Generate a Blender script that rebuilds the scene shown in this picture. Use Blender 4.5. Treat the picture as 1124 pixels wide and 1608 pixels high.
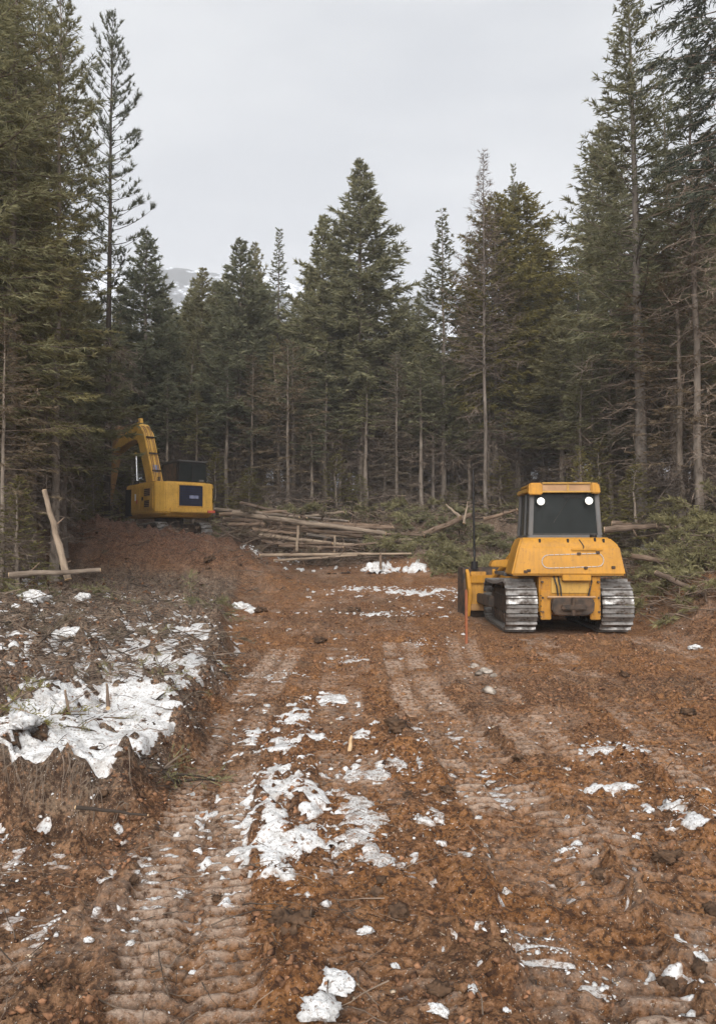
import bpy, bmesh, math, random
import numpy as np
from mathutils import Vector, Matrix

# ------------------------------------------------------------------ camera, sky, sun
sc = bpy.context.scene
for o in list(bpy.data.objects):
    bpy.data.objects.remove(o)
COL = sc.collection
R = math.radians
CAM_H = 1.7
F_PX = 1250.0          # focal length in pixels of the 1124 x 1608 photograph
PITCH = R(2.47)
cam_d = bpy.data.cameras.new('camera')
cam_d.sensor_fit = 'VERTICAL'
cam_d.sensor_height = 36.0
cam_d.sensor_width = 36.0
cam_d.lens = 36.0 * F_PX / 1608.0
cam_d.clip_start = 0.05
cam_d.clip_end = 30000
cam = bpy.data.objects.new('camera', cam_d)
COL.objects.link(cam)
cam.location = (0, 0, CAM_H)
cam.rotation_euler = (R(90) + PITCH, 0, 0)
sc.camera = cam

world = bpy.data.worlds.new('World')
sc.world = world
world.use_nodes = True
wn = world.node_tree
wn.nodes.clear()
w_out = wn.nodes.new('ShaderNodeOutputWorld')
w_bg = wn.nodes.new('ShaderNodeBackground')
w_sky = wn.nodes.new('ShaderNodeTexSky')
w_sky.sky_type = 'NISHITA'
w_sky.sun_disc = False
SUN_EL, SUN_ROT = 33, 187
w_sky.sun_elevation = R(SUN_EL)
w_sky.sun_rotation = R(SUN_ROT)
w_sky.dust_density = 3.0
w_tc = wn.nodes.new('ShaderNodeTexCoord')
w_sep = wn.nodes.new('ShaderNodeSeparateXYZ')
w_map = wn.nodes.new('ShaderNodeMapping')
w_map.inputs['Scale'].default_value = (1.1, 1.1, 4.0)
w_n = wn.nodes.new('ShaderNodeTexNoise')
w_n.inputs['Scale'].default_value = 2.3
w_n.inputs['Detail'].default_value = 5
w_n.inputs['Roughness'].default_value = 0.5
w_cr = wn.nodes.new('ShaderNodeValToRGB')          # cloud deck tone
w_cr.color_ramp.elements[0].position = 0.36
w_cr.color_ramp.elements[0].color = (2.50, 2.66, 2.86, 1)
w_cr.color_ramp.elements[1].position = 0.64
w_cr.color_ramp.elements[1].color = (3.55, 3.66, 3.74, 1)
w_el = wn.nodes.new('ShaderNodeValToRGB')          # overcast deck is brighter overhead
w_el.color_ramp.interpolation = 'B_SPLINE'
w_el.color_ramp.elements[0].color = (1.0, 1.0, 1.0, 1)
w_el.color_ramp.elements[1].color = (3.6, 3.6, 3.6, 1)
_e2 = w_el.color_ramp.elements.new(0.5); _e2.color = (1.0, 1.0, 1.0, 1)
w_mul = wn.nodes.new('ShaderNodeMix'); w_mul.data_type = 'RGBA'; w_mul.blend_type = 'MULTIPLY'
w_mul.inputs['Factor'].default_value = 1.0
w_mix = wn.nodes.new('ShaderNodeMix'); w_mix.data_type = 'RGBA'
w_mix.inputs['Factor'].default_value = 0.95        # almost closed cloud deck over the clear sky
L = wn.links.new
L(w_tc.outputs['Generated'], w_sep.inputs[0]); L(w_tc.outputs['Generated'], w_map.inputs[0])
L(w_map.outputs[0], w_n.inputs['Vector']); L(w_n.outputs['Fac'], w_cr.inputs[0])
L(w_sep.outputs['Z'], w_el.inputs[0])
L(w_cr.outputs[0], w_mul.inputs['A']); L(w_el.outputs[0], w_mul.inputs['B'])
L(w_sky.outputs[0], w_mix.inputs['A']); L(w_mul.outputs['Result'], w_mix.inputs['B'])
L(w_mix.outputs['Result'], w_bg.inputs['Color'])
w_bg.inputs['Strength'].default_value = 0.0505
L(w_bg.outputs[0], w_out.inputs[0])

sun_d = bpy.data.lights.new('sun', 'SUN')
sun_d.energy = 1.5
sun_d.angle = R(50)
sun_d.color = (1.0, 0.965, 0.92)
sun = bpy.data.objects.new('sun', sun_d)
COL.objects.link(sun)
sun.location = (0, -20, 60)
_a = R(SUN_ROT); _e = R(SUN_EL)
_dir = Vector((math.sin(_a) * math.cos(_e), math.cos(_a) * math.cos(_e), math.sin(_e)))   # towards the sun
sun.rotation_euler = (-_dir).to_track_quat('-Z', 'Y').to_euler()

vs = sc.view_settings
vs.view_transform = 'Standard'
vs.look = 'None'
vs.exposure = 2.2
vs.gamma = 1.0
vs.use_curve_mapping = False
sc.render.engine = 'CYCLES'
cy = sc.cycles
cy.max_bounces = 6
cy.diffuse_bounces = 4
cy.glossy_bounces = 3
cy.transmission_bounces = 4
cy.transparent_max_bounces = 6
cy.volume_bounces = 1
cy.use_denoising = True
cy.use_adaptive_sampling = True
cy.adaptive_threshold = 0.02
cy.sample_clamp_indirect = 6.0

# ------------------------------------------------------------------ small helpers
def ray(px, py):
    u = (px - 562.0) / F_PX
    v = (804.0 - py) / F_PX
    c, s = math.cos(PITCH), math.sin(PITCH)
    return np.array([u, c - v * s, s + v * c])

def at(px, py, d):
    """world point seen at photograph pixel px, py at distance d along +Y"""
    r = ray(px, py)
    k = d / r[1]
    return Vector((r[0] * k, d, CAM_H + r[2] * k))

def hsh(ix, iy, seed):
    h = (ix.astype(np.int64) * 374761393 + iy.astype(np.int64) * 668265263 + seed * 1442695041) & 0xFFFFFFFF
    h = ((h ^ (h >> 13)) * 1274126177) & 0xFFFFFFFF
    h = (h ^ (h >> 16)) & 0xFFFFFFFF
    return h.astype(np.float64) / 4294967295.0

def vn(x, y, seed=0):
    x = np.asarray(x, float); y = np.asarray(y, float)
    ix = np.floor(x); iy = np.floor(y)
    fx = x - ix; fy = y - iy
    fx = fx * fx * fx * (fx * (fx * 6 - 15) + 10); fy = fy * fy * fy * (fy * (fy * 6 - 15) + 10)
    a = hsh(ix, iy, seed); b = hsh(ix + 1, iy, seed); c = hsh(ix, iy + 1, seed); d = hsh(ix + 1, iy + 1, seed)
    return (a + (b - a) * fx) * (1 - fy) + (c + (d - c) * fx) * fy      # 0..1

def fbm(x, y, seed=0, octv=4, gain=0.5):
    t = 0; a = 1.0; n = 0
    ca, sa = 0.80, 0.60
    for k in range(octv):
        t = t + a * vn(x, y, seed + k * 17); n += a
        x, y = (x * ca - y * sa) * 2.03 + 3.1, (x * sa + y * ca) * 2.03 - 1.7
        a *= gain
    return t / n

def sstep(a, b, x):
    t = np.clip((x - a) / (b - a), 0, 1)
    return t * t * (3 - 2 * t)

def tag(o, label=None, cat=None, group=None, kind=None):
    if label: o['label'] = label
    if cat: o['category'] = cat
    if group: o['group'] = group
    if kind: o['kind'] = kind
    return o

def empty(name, loc=(0, 0, 0), rz=0.0, parent=None):
    o = bpy.data.objects.new(name, None)
    COL.objects.link(o)
    o.location = loc
    o.rotation_euler = (0, 0, rz)
    o.empty_display_size = 0.2
    o.parent = parent
    return o

def np_mesh(name, V, F, mat=None, smooth=False, attrs=None):
    """V (n,3), F (m,k) all faces with k corners"""
    V = np.asarray(V, np.float32); F = np.asarray(F, np.int32)
    me = bpy.data.meshes.new(name)
    m, k = F.shape
    me.vertices.add(len(V)); me.vertices.foreach_set('co', V.ravel())
    me.loops.add(m * k); me.loops.foreach_set('vertex_index', F.ravel())
    me.polygons.add(m)
    me.polygons.foreach_set('loop_start', np.arange(0, m * k, k, dtype=np.int32))
    me.polygons.foreach_set('loop_total', np.full(m, k, np.int32))
    if smooth:
        me.polygons.foreach_set('use_smooth', np.ones(m, bool))
    if attrs:
        for nm, (dom, typ, data) in attrs.items():
            at_ = me.attributes.new(nm, typ, dom)
            at_.data.foreach_set('value' if typ == 'FLOAT' else ('color' if 'COLOR' in typ else 'vector'), np.asarray(data, np.float32).ravel())
    me.update(calc_edges=True)
    if mat: me.materials.append(mat)
    return me

def link(name, me, parent=None, loc=None, rot=None, scale=None):
    o = bpy.data.objects.new(name, me)
    COL.objects.link(o)
    if parent: o.parent = parent
    if loc is not None: o.location = loc
    if rot is not None: o.rotation_euler = rot
    if scale is not None: o.scale = scale
    return o

class MB:
    """collects boxes, prisms, tubes into one mesh"""
    def __init__(self):
        self.v = []; self.f = []; self.m = []
    def add(self, vs_, fs_, mi=0):
        b = len(self.v)
        self.v += [tuple(p) for p in vs_]
        self.f += [tuple(i + b for i in f) for f in fs_]
        self.m += [mi] * len(fs_)
        return self
    def box(self, x0, x1, y0, y1, z0, z1, mi=0):
        v = [(x, y, z) for z in (z0, z1) for y in (y0, y1) for x in (x0, x1)]
        f = [(0, 2, 3, 1), (4, 5, 7, 6), (0, 1, 5, 4), (2, 6, 7, 3), (0, 4, 6, 2), (1, 3, 7, 5)]
        return self.add(v, f, mi)
    def hexa(self, bot, top, mi=0):
        """bot, top: 4 points each, counter-clockwise seen from above"""
        v = list(bot) + list(top)
        f = [(3, 2, 1, 0), (4, 5, 6, 7)] + [(i, (i + 1) % 4, 4 + (i + 1) % 4, 4 + i) for i in range(4)]
        return self.add(v, f, mi)
    def prism(self, poly, axis, a, b, mi=0):
        """poly 2d outline extruded along axis ('x','y','z') from a to b"""
        n = len(poly)
        def p(q, t):
            return {'x': (t, q[0], q[1]), 'y': (q[0], t, q[1]), 'z': (q[0], q[1], t)}[axis]
        v = [p(q, a) for q in poly] + [p(q, b) for q in poly]
        f = [tuple(range(n - 1, -1, -1)), tuple(range(n, 2 * n))] + [(i, (i + 1) % n, n + (i + 1) % n, n + i) for i in range(n)]
        return self.add(v, f, mi)
    def tube(self, pts, rad, n=8, caps=True, mi=0):
        pts = [Vector(p) for p in pts]
        if not hasattr(rad, '__len__'): rad = [rad] * len(pts)
        v = []
        for i, p in enumerate(pts):
            t = (pts[min(i + 1, len(pts) - 1)] - pts[max(i - 1, 0)]).normalized()
            up = Vector((0, 0, 1)) if abs(t.z) < 0.9 else Vector((1, 0, 0))
            a = t.cross(up).normalized(); b = t.cross(a).normalized()
            for k in range(n):
                w = 2 * math.pi * k / n
                v.append(p + (a * math.cos(w) + b * math.sin(w)) * rad[i])
        f = []
        for i in range(len(pts) - 1):
            for k in range(n):
                f.append((i * n + k, i * n + (k + 1) % n, (i + 1) * n + (k + 1) % n, (i + 1) * n + k))
        if caps:
            f.append(tuple(range(n - 1, -1, -1))); f.append(tuple((len(pts) - 1) * n + k for k in range(n)))
        return self.add(v, f, mi)
    def build(self, name, mat, parent=None, bevel=0, smooth=False, seg=2, loc=None, rot=None):
        me = bpy.data.meshes.new(name)
        me.from_pydata(self.v, [], self.f)
        bm = bmesh.new(); bm.from_mesh(me)
        bmesh.ops.recalc_face_normals(bm, faces=bm.faces[:])
        if bevel:
            bmesh.ops.remove_doubles(bm, verts=bm.verts[:], dist=1e-5)
            es = [e for e in bm.edges if e.is_manifold and e.calc_face_angle(0) > 0.5]
            try:
                bmesh.ops.bevel(bm, geom=es, offset=bevel, segments=seg, affect='EDGES', clamp_overlap=True)
            except Exception:
                pass
        bm.to_mesh(me); bm.free()
        if smooth or bevel:
            me.polygons.foreach_set('use_smooth', np.ones(len(me.polygons), bool))
            if hasattr(me, 'set_sharp_from_angle'): me.set_sharp_from_angle(angle=R(35))
        mats = mat if isinstance(mat, (list, tuple)) else [mat]
        for m_ in mats: me.materials.append(m_)
        return link(name, me, parent, loc, rot)

# ------------------------------------------------------------------ materials
def new_mat(name):
    m = bpy.data.materials.new(name)
    m.use_nodes = True
    nt = m.node_tree
    b = nt.nodes['Principled BSDF']
    return m, nt, b

def node(nt, t, **kw):
    n = nt.nodes.new(t)
    for k, v in kw.items():
        if k in n.inputs: n.inputs[k].default_value = v
        else: setattr(n, k, v)
    return n

def rgb(nt, fac, stops):
    r = nt.nodes.new('ShaderNodeValToRGB')
    els = r.color_ramp.elements
    while len(els) < len(stops): els.new(0.5)
    for e, (p, c) in zip(els, stops):
        e.position = p; e.color = (c[0], c[1], c[2], 1)
    nt.links.new(fac, r.inputs[0])
    return r.outputs[0]

def mixc(nt, fac, a, b, blend='MIX'):
    m = nt.nodes.new('ShaderNodeMix'); m.data_type = 'RGBA'; m.blend_type = blend
    for sock, v in ((m.inputs['Factor'], fac), (m.inputs['A'], a), (m.inputs['B'], b)):
        if hasattr(v, 'is_output'): nt.links.new(v, sock)
        elif isinstance(v, (int, float)): sock.default_value = v
        else: sock.default_value = (v[0], v[1], v[2], 1)
    return m.outputs['Result']

def noise(nt, scale, detail=4, rough=0.55, coord='Object', dist=0.0, stretch=None):
    tc = nt.nodes.new('ShaderNodeTexCoord')
    n = node(nt, 'ShaderNodeTexNoise', Scale=scale, Detail=detail, Roughness=rough, Distortion=dist)
    src = nt.nodes.new('ShaderNodeNewGeometry').outputs['Position'] if coord == 'Position' else tc.outputs[coord]
    if stretch:
        mp = nt.nodes.new('ShaderNodeMapping'); mp.inputs['Scale'].default_value = stretch
        nt.links.new(src, mp.inputs[0]); src = mp.outputs[0]
    nt.links.new(src, n.inputs['Vector'])
    return n.outputs['Fac']

def bump(nt, bsdf, h, strength=0.5, dist=0.02, prev=None):
    b = node(nt, 'ShaderNodeBump', Strength=strength, Distance=dist)
    nt.links.new(h, b.inputs['Height'])
    if prev is not None: nt.links.new(prev, b.inputs['Normal'])
    nt.links.new(b.outputs[0], bsdf.inputs['Normal'])
    return b.outputs[0]

def simple(name, c0, c1, scale=6, rough=0.6, metal=0.0, bmp=0.0, bscale=None, spec=0.5, detail=5, lo=0.35, hi=0.65, coord='Object'):
    m, nt, b = new_mat(name)
    f = noise(nt, scale, detail, coord=coord)
    nt.links.new(rgb(nt, f, [(lo, c0), (hi, c1)]), b.inputs['Base Color'])
    b.inputs['Roughness'].default_value = rough
    b.inputs['Metallic'].default_value = metal
    b.inputs['Specular IOR Level'].default_value = spec
    if bmp:
        bump(nt, b, noise(nt, bscale or scale * 6, 4, coord=coord), bmp, 0.01)
    return m

def paint(name, col, mud=(0.13, 0.075, 0.04), mud_amt=0.5, rough=0.42):
    """machine paint: slight tone drift, rain streaks and caked mud specks"""
    m, nt, b = new_mat(name)
    n1 = noise(nt, 2.2, 4)
    dark = tuple(c * 0.78 for c in col); lite = tuple(min(1, c * 1.08) for c in col)
    base = rgb(nt, n1, [(0.3, dark), (0.7, lite)])
    st = noise(nt, 3.0, 5, 0.6, stretch=(7, 7, 0.6))
    streak = rgb(nt, st, [(0.46, (0, 0, 0)), (0.72, (0.55 * mud_amt,) * 3)])
    base = mixc(nt, streak, base, mud)
    sp = noise(nt, 14, 6, 0.7)
    spk = rgb(nt, sp, [(0.56, (0, 0, 0)), (0.68, (0.8 * mud_amt,) * 3)])
    base = mixc(nt, spk, base, mud)
    nt.links.new(base, b.inputs['Base Color'])
    b.inputs['Roughness'].default_value = rough + .08
    b.inputs['Specular IOR Level'].default_value = 0.22
    bump(nt, b, sp, 0.15, 0.004)
    return m

M = {}
M['yellow'] = paint('machine_yellow', (0.45, 0.215, 0.026), mud_amt=0.55)
M['yellow_hull'] = paint('mud_splashed_yellow', (0.42, 0.195, 0.025), mud_amt=1.0, rough=.5)
M['yellow_ex'] = paint('excavator_yellow', (0.58, 0.335, 0.065), mud_amt=0.6)
M['yellow_pale'] = paint('machine_yellow_worn', (0.47, 0.275, 0.065), mud_amt=0.5)
M['tan'] = paint('dusty_tan', (0.36, 0.20, 0.08), mud_amt=0.9, rough=0.7)
M['yellow_dirty'] = paint('mud_dulled_yellow', (0.46, 0.235, 0.045), mud_amt=1.0, rough=0.7)
M['grey_paint'] = paint('cab_grey', (0.115, 0.115, 0.115), mud_amt=0.4)
M['black_paint'] = paint('cab_black', (0.011, 0.011, 0.012), mud_amt=0.22)
M['rubber'] = simple('black_rubber', (0.012, 0.012, 0.012), (0.03, 0.028, 0.026), 12, 0.7)
M['dark_muddy'] = simple('dark_muddy_iron', (0.018, 0.014, 0.011), (0.085, 0.05, 0.03), 7, 0.8, bmp=0.4)
M['brown_plate'] = simple('faded_brown_panel', (0.27, 0.15, 0.07), (0.36, 0.21, 0.10), 5, 0.6)
M['white_mark'] = simple('white_decal', (0.62, 0.62, 0.6), (0.75, 0.75, 0.73), 9, 0.5)
M['blue_mark'] = simple('blue_grey_decal', (0.10, 0.12, 0.22), (0.22, 0.24, 0.34), 9, 0.5)
M['red_mark'] = simple('red_decal', (0.42, 0.07, 0.04), (0.5, 0.1, 0.06), 9, 0.5)
M['orange_stake'] = simple('orange_stake_paint', (0.19, 0.055, 0.022), (0.27, 0.085, 0.032), 12, 0.6)
M['grey_ring'] = simple('grey_outline_paint', (0.33, 0.34, 0.36), (0.45, 0.46, 0.48), 20, 0.5)
M['chrome'] = simple('cylinder_rod', (0.62, 0.63, 0.64), (0.74, 0.74, 0.74), 3, 0.22, metal=0.9)

def glass_dark(name, col, rough=0.08):
    m, nt, b = new_mat(name)
    n1 = noise(nt, 3.0, 4)
    nt.links.new(rgb(nt, n1, [(0.3, tuple(c * 0.8 for c in col)), (0.75, tuple(c * 1.3 for c in col))]), b.inputs['Base Color'])
    b.inputs['Roughness'].default_value = rough
    b.inputs['Specular IOR Level'].default_value = 0.12
    return m
M['glass'] = glass_dark('tinted_cab_glass', (0.016, 0.019, 0.019), 0.2)
M['glass_blue'] = glass_dark('dark_grille_mesh', (0.018, 0.022, 0.045), 0.4)

def steel_shoe():
    m, nt, b = new_mat('polished_track_steel')
    n1 = noise(nt, 5.0, 4, 0.55)
    nt.links.new(rgb(nt, n1, [(0.40, (0.060, 0.044, 0.034)), (0.64, (0.34, 0.33, 0.32))]), b.inputs['Base Color'])
    nt.links.new(rgb(nt, n1, [(0.45, (0.15,) * 3), (0.60, (0.75,) * 3)]), b.inputs['Metallic'])
    nt.links.new(rgb(nt, n1, [(0.42, (0.8,) * 3), (0.62, (0.42,) * 3)]), b.inputs['Roughness'])
    bump(nt, b, noise(nt, 30, 4), 0.25, 0.006)
    return m
M['shoe'] = steel_shoe()

def lamp_mat():
    m, nt, b = new_mat('lit_work_lamp')          # bulb hot spot in the middle of the reflector
    b.inputs['Base Color'].default_value = (0.5, 0.5, 0.47, 1)
    b.inputs['Roughness'].default_value = 0.3
    tc = nt.nodes.new('ShaderNodeTexCoord')
    gr = nt.nodes.new('ShaderNodeTexGradient'); gr.gradient_type = 'SPHERICAL'
    mp = nt.nodes.new('ShaderNodeMapping'); mp.inputs['Scale'].default_value = (10.5, 10.5, 10.5)
    nt.links.new(tc.outputs['Object'], mp.inputs[0]); nt.links.new(mp.outputs[0], gr.inputs[0])
    b.inputs['Emission Color'].default_value = (1.0, 0.95, 0.82, 1)
    st = nt.nodes.new('ShaderNodeMath'); st.operation = 'POWER'; st.inputs[1].default_value = 2.6
    st2 = nt.nodes.new('ShaderNodeMath'); st2.operation = 'MULTIPLY'; st2.inputs[1].default_value = 6.0
    nt.links.new(gr.outputs['Fac'], st.inputs[0]); nt.links.new(st.outputs[0], st2.inputs[0]); nt.links.new(st2.outputs[0], b.inputs['Emission Strength'])
    return m
M['lamp'] = lamp_mat()

def bark(name, c0, c1, scale=5.0):
    m, nt, b = new_mat(name)
    f = noise(nt, scale, 6, 0.65, stretch=(1, 1, 0.25))
    oi = nt.nodes.new('ShaderNodeObjectInfo')
    col = rgb(nt, f, [(0.32, c0), (0.68, c1)])
    tone = rgb(nt, oi.outputs['Random'], [(0, (0.72, 0.72, 0.75)), (1, (1.18, 1.14, 1.1))])
    nt.links.new(mixc(nt, 1.0, col, tone, 'MULTIPLY'), b.inputs['Base Color'])
    b.inputs['Roughness'].default_value = 0.9
    b.inputs['Specular IOR Level'].default_value = 0.2
    bump(nt, b, noise(nt, scale * 5, 4, 0.6, stretch=(1, 1, 0.3)), 0.6, 0.02)
    return m
M['bark'] = bark('conifer_bark', (0.095, 0.078, 0.063), (0.28, 0.24, 0.20))
M['bark_pale'] = bark('pale_grey_bark', (0.13, 0.11, 0.09), (0.30, 0.265, 0.225))
M['bark_dark'] = bark('dark_pine_bark', (0.028, 0.022, 0.018), (0.075, 0.058, 0.046))
M['twig'] = bark('dead_twig_bark', (0.105, 0.082, 0.064), (0.225, 0.180, 0.145), 8)
M['log'] = bark('felled_log_bark', (0.085, 0.058, 0.040), (0.26, 0.19, 0.14), 6)
M['log_pale'] = bark('peeled_log_wood', (0.12, 0.09, 0.066), (0.36, 0.29, 0.22), 6)
M['slash'] = simple('mixed_slash_twigs', (0.030, 0.021, 0.015), (0.23, 0.17, 0.125), 4.5, 0.9, coord='Position', lo=.40, hi=.62)
M['cut_wood'] = simple('fresh_cut_wood', (0.42, 0.27, 0.14), (0.60, 0.44, 0.27), 14, 0.8)

def foliage(name, dark, mid, tip, trans=0.25):
    m = bpy.data.materials.new(name)
    m.use_nodes = True
    nt = m.node_tree
    nt.nodes.clear()
    out = nt.nodes.new('ShaderNodeOutputMaterial')
    a = nt.nodes.new('ShaderNodeAttribute'); a.attribute_name = 'tone'
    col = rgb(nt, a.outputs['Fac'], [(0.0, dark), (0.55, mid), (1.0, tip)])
    oi = nt.nodes.new('ShaderNodeObjectInfo')
    tone = rgb(nt, oi.outputs['Random'], [(0, (0.80, 0.84, 0.86)), (0.5, (1.0, 0.98, 0.95)), (1, (1.15, 1.10, 0.95))])
    col = mixc(nt, 1.0, col, tone, 'MULTIPLY')
    d = nt.nodes.new('ShaderNodeBsdfDiffuse'); t = nt.nodes.new('ShaderNodeBsdfTranslucent')
    mx = nt.nodes.new('ShaderNodeMixShader'); mx.inputs[0].default_value = trans
    nt.links.new(col, d.inputs[0]); nt.links.new(col, t.inputs[0])
    nt.links.new(d.outputs[0], mx.inputs[1]); nt.links.new(t.outputs[0], mx.inputs[2])
    nt.links.new(mx.outputs[0], out.inputs[0])
    return m
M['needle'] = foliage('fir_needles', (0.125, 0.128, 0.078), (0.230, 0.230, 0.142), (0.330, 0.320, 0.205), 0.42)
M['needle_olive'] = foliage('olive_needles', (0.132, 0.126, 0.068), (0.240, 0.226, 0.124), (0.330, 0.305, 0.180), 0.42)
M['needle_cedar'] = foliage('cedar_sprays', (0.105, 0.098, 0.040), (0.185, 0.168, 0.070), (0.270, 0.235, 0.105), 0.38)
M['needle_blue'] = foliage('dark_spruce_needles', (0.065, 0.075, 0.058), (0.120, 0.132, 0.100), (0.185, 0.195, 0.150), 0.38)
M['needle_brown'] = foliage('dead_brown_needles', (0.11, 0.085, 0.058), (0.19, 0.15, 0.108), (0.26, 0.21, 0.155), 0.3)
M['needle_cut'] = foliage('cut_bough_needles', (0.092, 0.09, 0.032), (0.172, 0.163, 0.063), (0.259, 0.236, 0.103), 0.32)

# ------------------------------------------------------------------ terrain
RIBBONS = [  # (points, width, pitch, depth, rib height, number)
    ([(-0.45, 1.2), (-0.62, 2.8), (-0.88, 4.4), (-1.10, 6.6), (-1.20, 9.0), (-1.16, 13.0)], 0.60, 0.105, 0.034, 0.032, 1),
    ([(0.80, 1.2), (0.95, 3.1), (1.04, 4.8), (0.86, 7.0), (0.66, 9.6), (0.72, 14.0)], 0.64, 0.145, 0.036, 0.036, 2),
    ([(2.3, 1.5), (2.30, 4.0), (2.65, 7.0), (3.00, 10.0), (3.16, 15.0)], 0.60, 0.16, 0.028, 0.030, 3),
    ([(3.7, 2.5), (4.0, 6.0), (4.5, 9.5), (4.96, 12.5), (4.99, 15.0)], 0.60, 0.16, 0.028, 0.030, 4),
    ([(0.22, 1.2), (0.10, 4.0), (-0.18, 8.0), (-0.3, 14.0)], 0.52, 0.095, 0.014, 0.018, 5),
    ([(1.55, 1.2), (1.65, 4.0), (1.55, 7.0), (1.55, 11.0), (1.9, 15.0)], 0.58, 0.15, 0.026, 0.032, 6),
    ([(-1.3, 1.3), (-1.45, 2.6), (-1.7, 4.2)], 0.50, 0.09, 0.016, 0.014, 7),
]

def ribbon_field(x, y):
    dz = np.zeros_like(x); rib_m = np.zeros_like(x); flat_m = np.zeros_like(x)
    for pts, w, pitch, dep, rh, sd in RIBBONS:
        best = np.full_like(x, 9.0); arc = np.zeros_like(x); s0 = 0.0
        # smooth the polyline
        P_ = np.array(pts)
        tt = np.linspace(0, len(P_) - 1, 6 * (len(P_) - 1) + 1)
        xs = np.interp(tt, range(len(P_)), P_[:, 0]); ys = np.interp(tt, range(len(P_)), P_[:, 1])
        k = np.ones(5) / 5
        xs[2:-2] = np.convolve(xs, k, 'valid')
        for i in range(len(xs) - 1):
            ax, ay, bx, by = xs[i], ys[i], xs[i + 1], ys[i + 1]
            ln = math.hypot(bx - ax, by - ay); ux, uy = (bx - ax) / ln, (by - ay) / ln
            t = np.clip((x - ax) * ux + (y - ay) * uy, 0, ln)
            qx, qy = x - (ax + ux * t), y - (ay + uy * t)
            dd = np.hypot(qx, qy) * np.sign(qx * uy - qy * ux + 1e-9)
            m = np.abs(dd) < np.abs(best)
            best = np.where(m, dd, best); arc = np.where(m, s0 + t, arc)
            s0 += ln
        lat = best + 0.05 * (fbm(x * 2.2, y * 2.2, 40 + sd, 2) - .5)
        ins = 1 - sstep(w * 0.42, w * 0.52, np.abs(lat))
        lip = np.exp(-((np.abs(lat) - w * 0.56) / 0.05) ** 2)
        strength = np.maximum(sstep(0.33, 0.50, fbm(x * 0.9 + sd * 7, y * 0.7, 60 + sd, 3)), .8 if sd < 3 else .4)
        a2 = arc + 0.012 * (fbm(x * 3, y * 3, 80 + sd, 2) - .5) + 0.018 * np.sign(lat)
        ph = np.abs(((a2 / pitch) % 1.0) - 0.5) * 2
        rib = sstep(0.54, 0.66, ph)
        mid = 1 - 0.6 * (1 - sstep(0.03, 0.08, np.abs(lat)))
        rr = rib * ins * mid * strength
        dz += -dep * ins * (0.5 + 0.5 * strength) + rh * rr * 1.5 + dep * 0.55 * lip * (0.4 + fbm(x * 5, y * 5, 90 + sd, 2))
        rib_m = np.maximum(rib_m, rr * (1.0 if sd < 3 else 0.7))
        flat_m = np.maximum(flat_m, ins * strength * (1.0 if sd < 3 else .85))
    return dz, rib_m, flat_m

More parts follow.
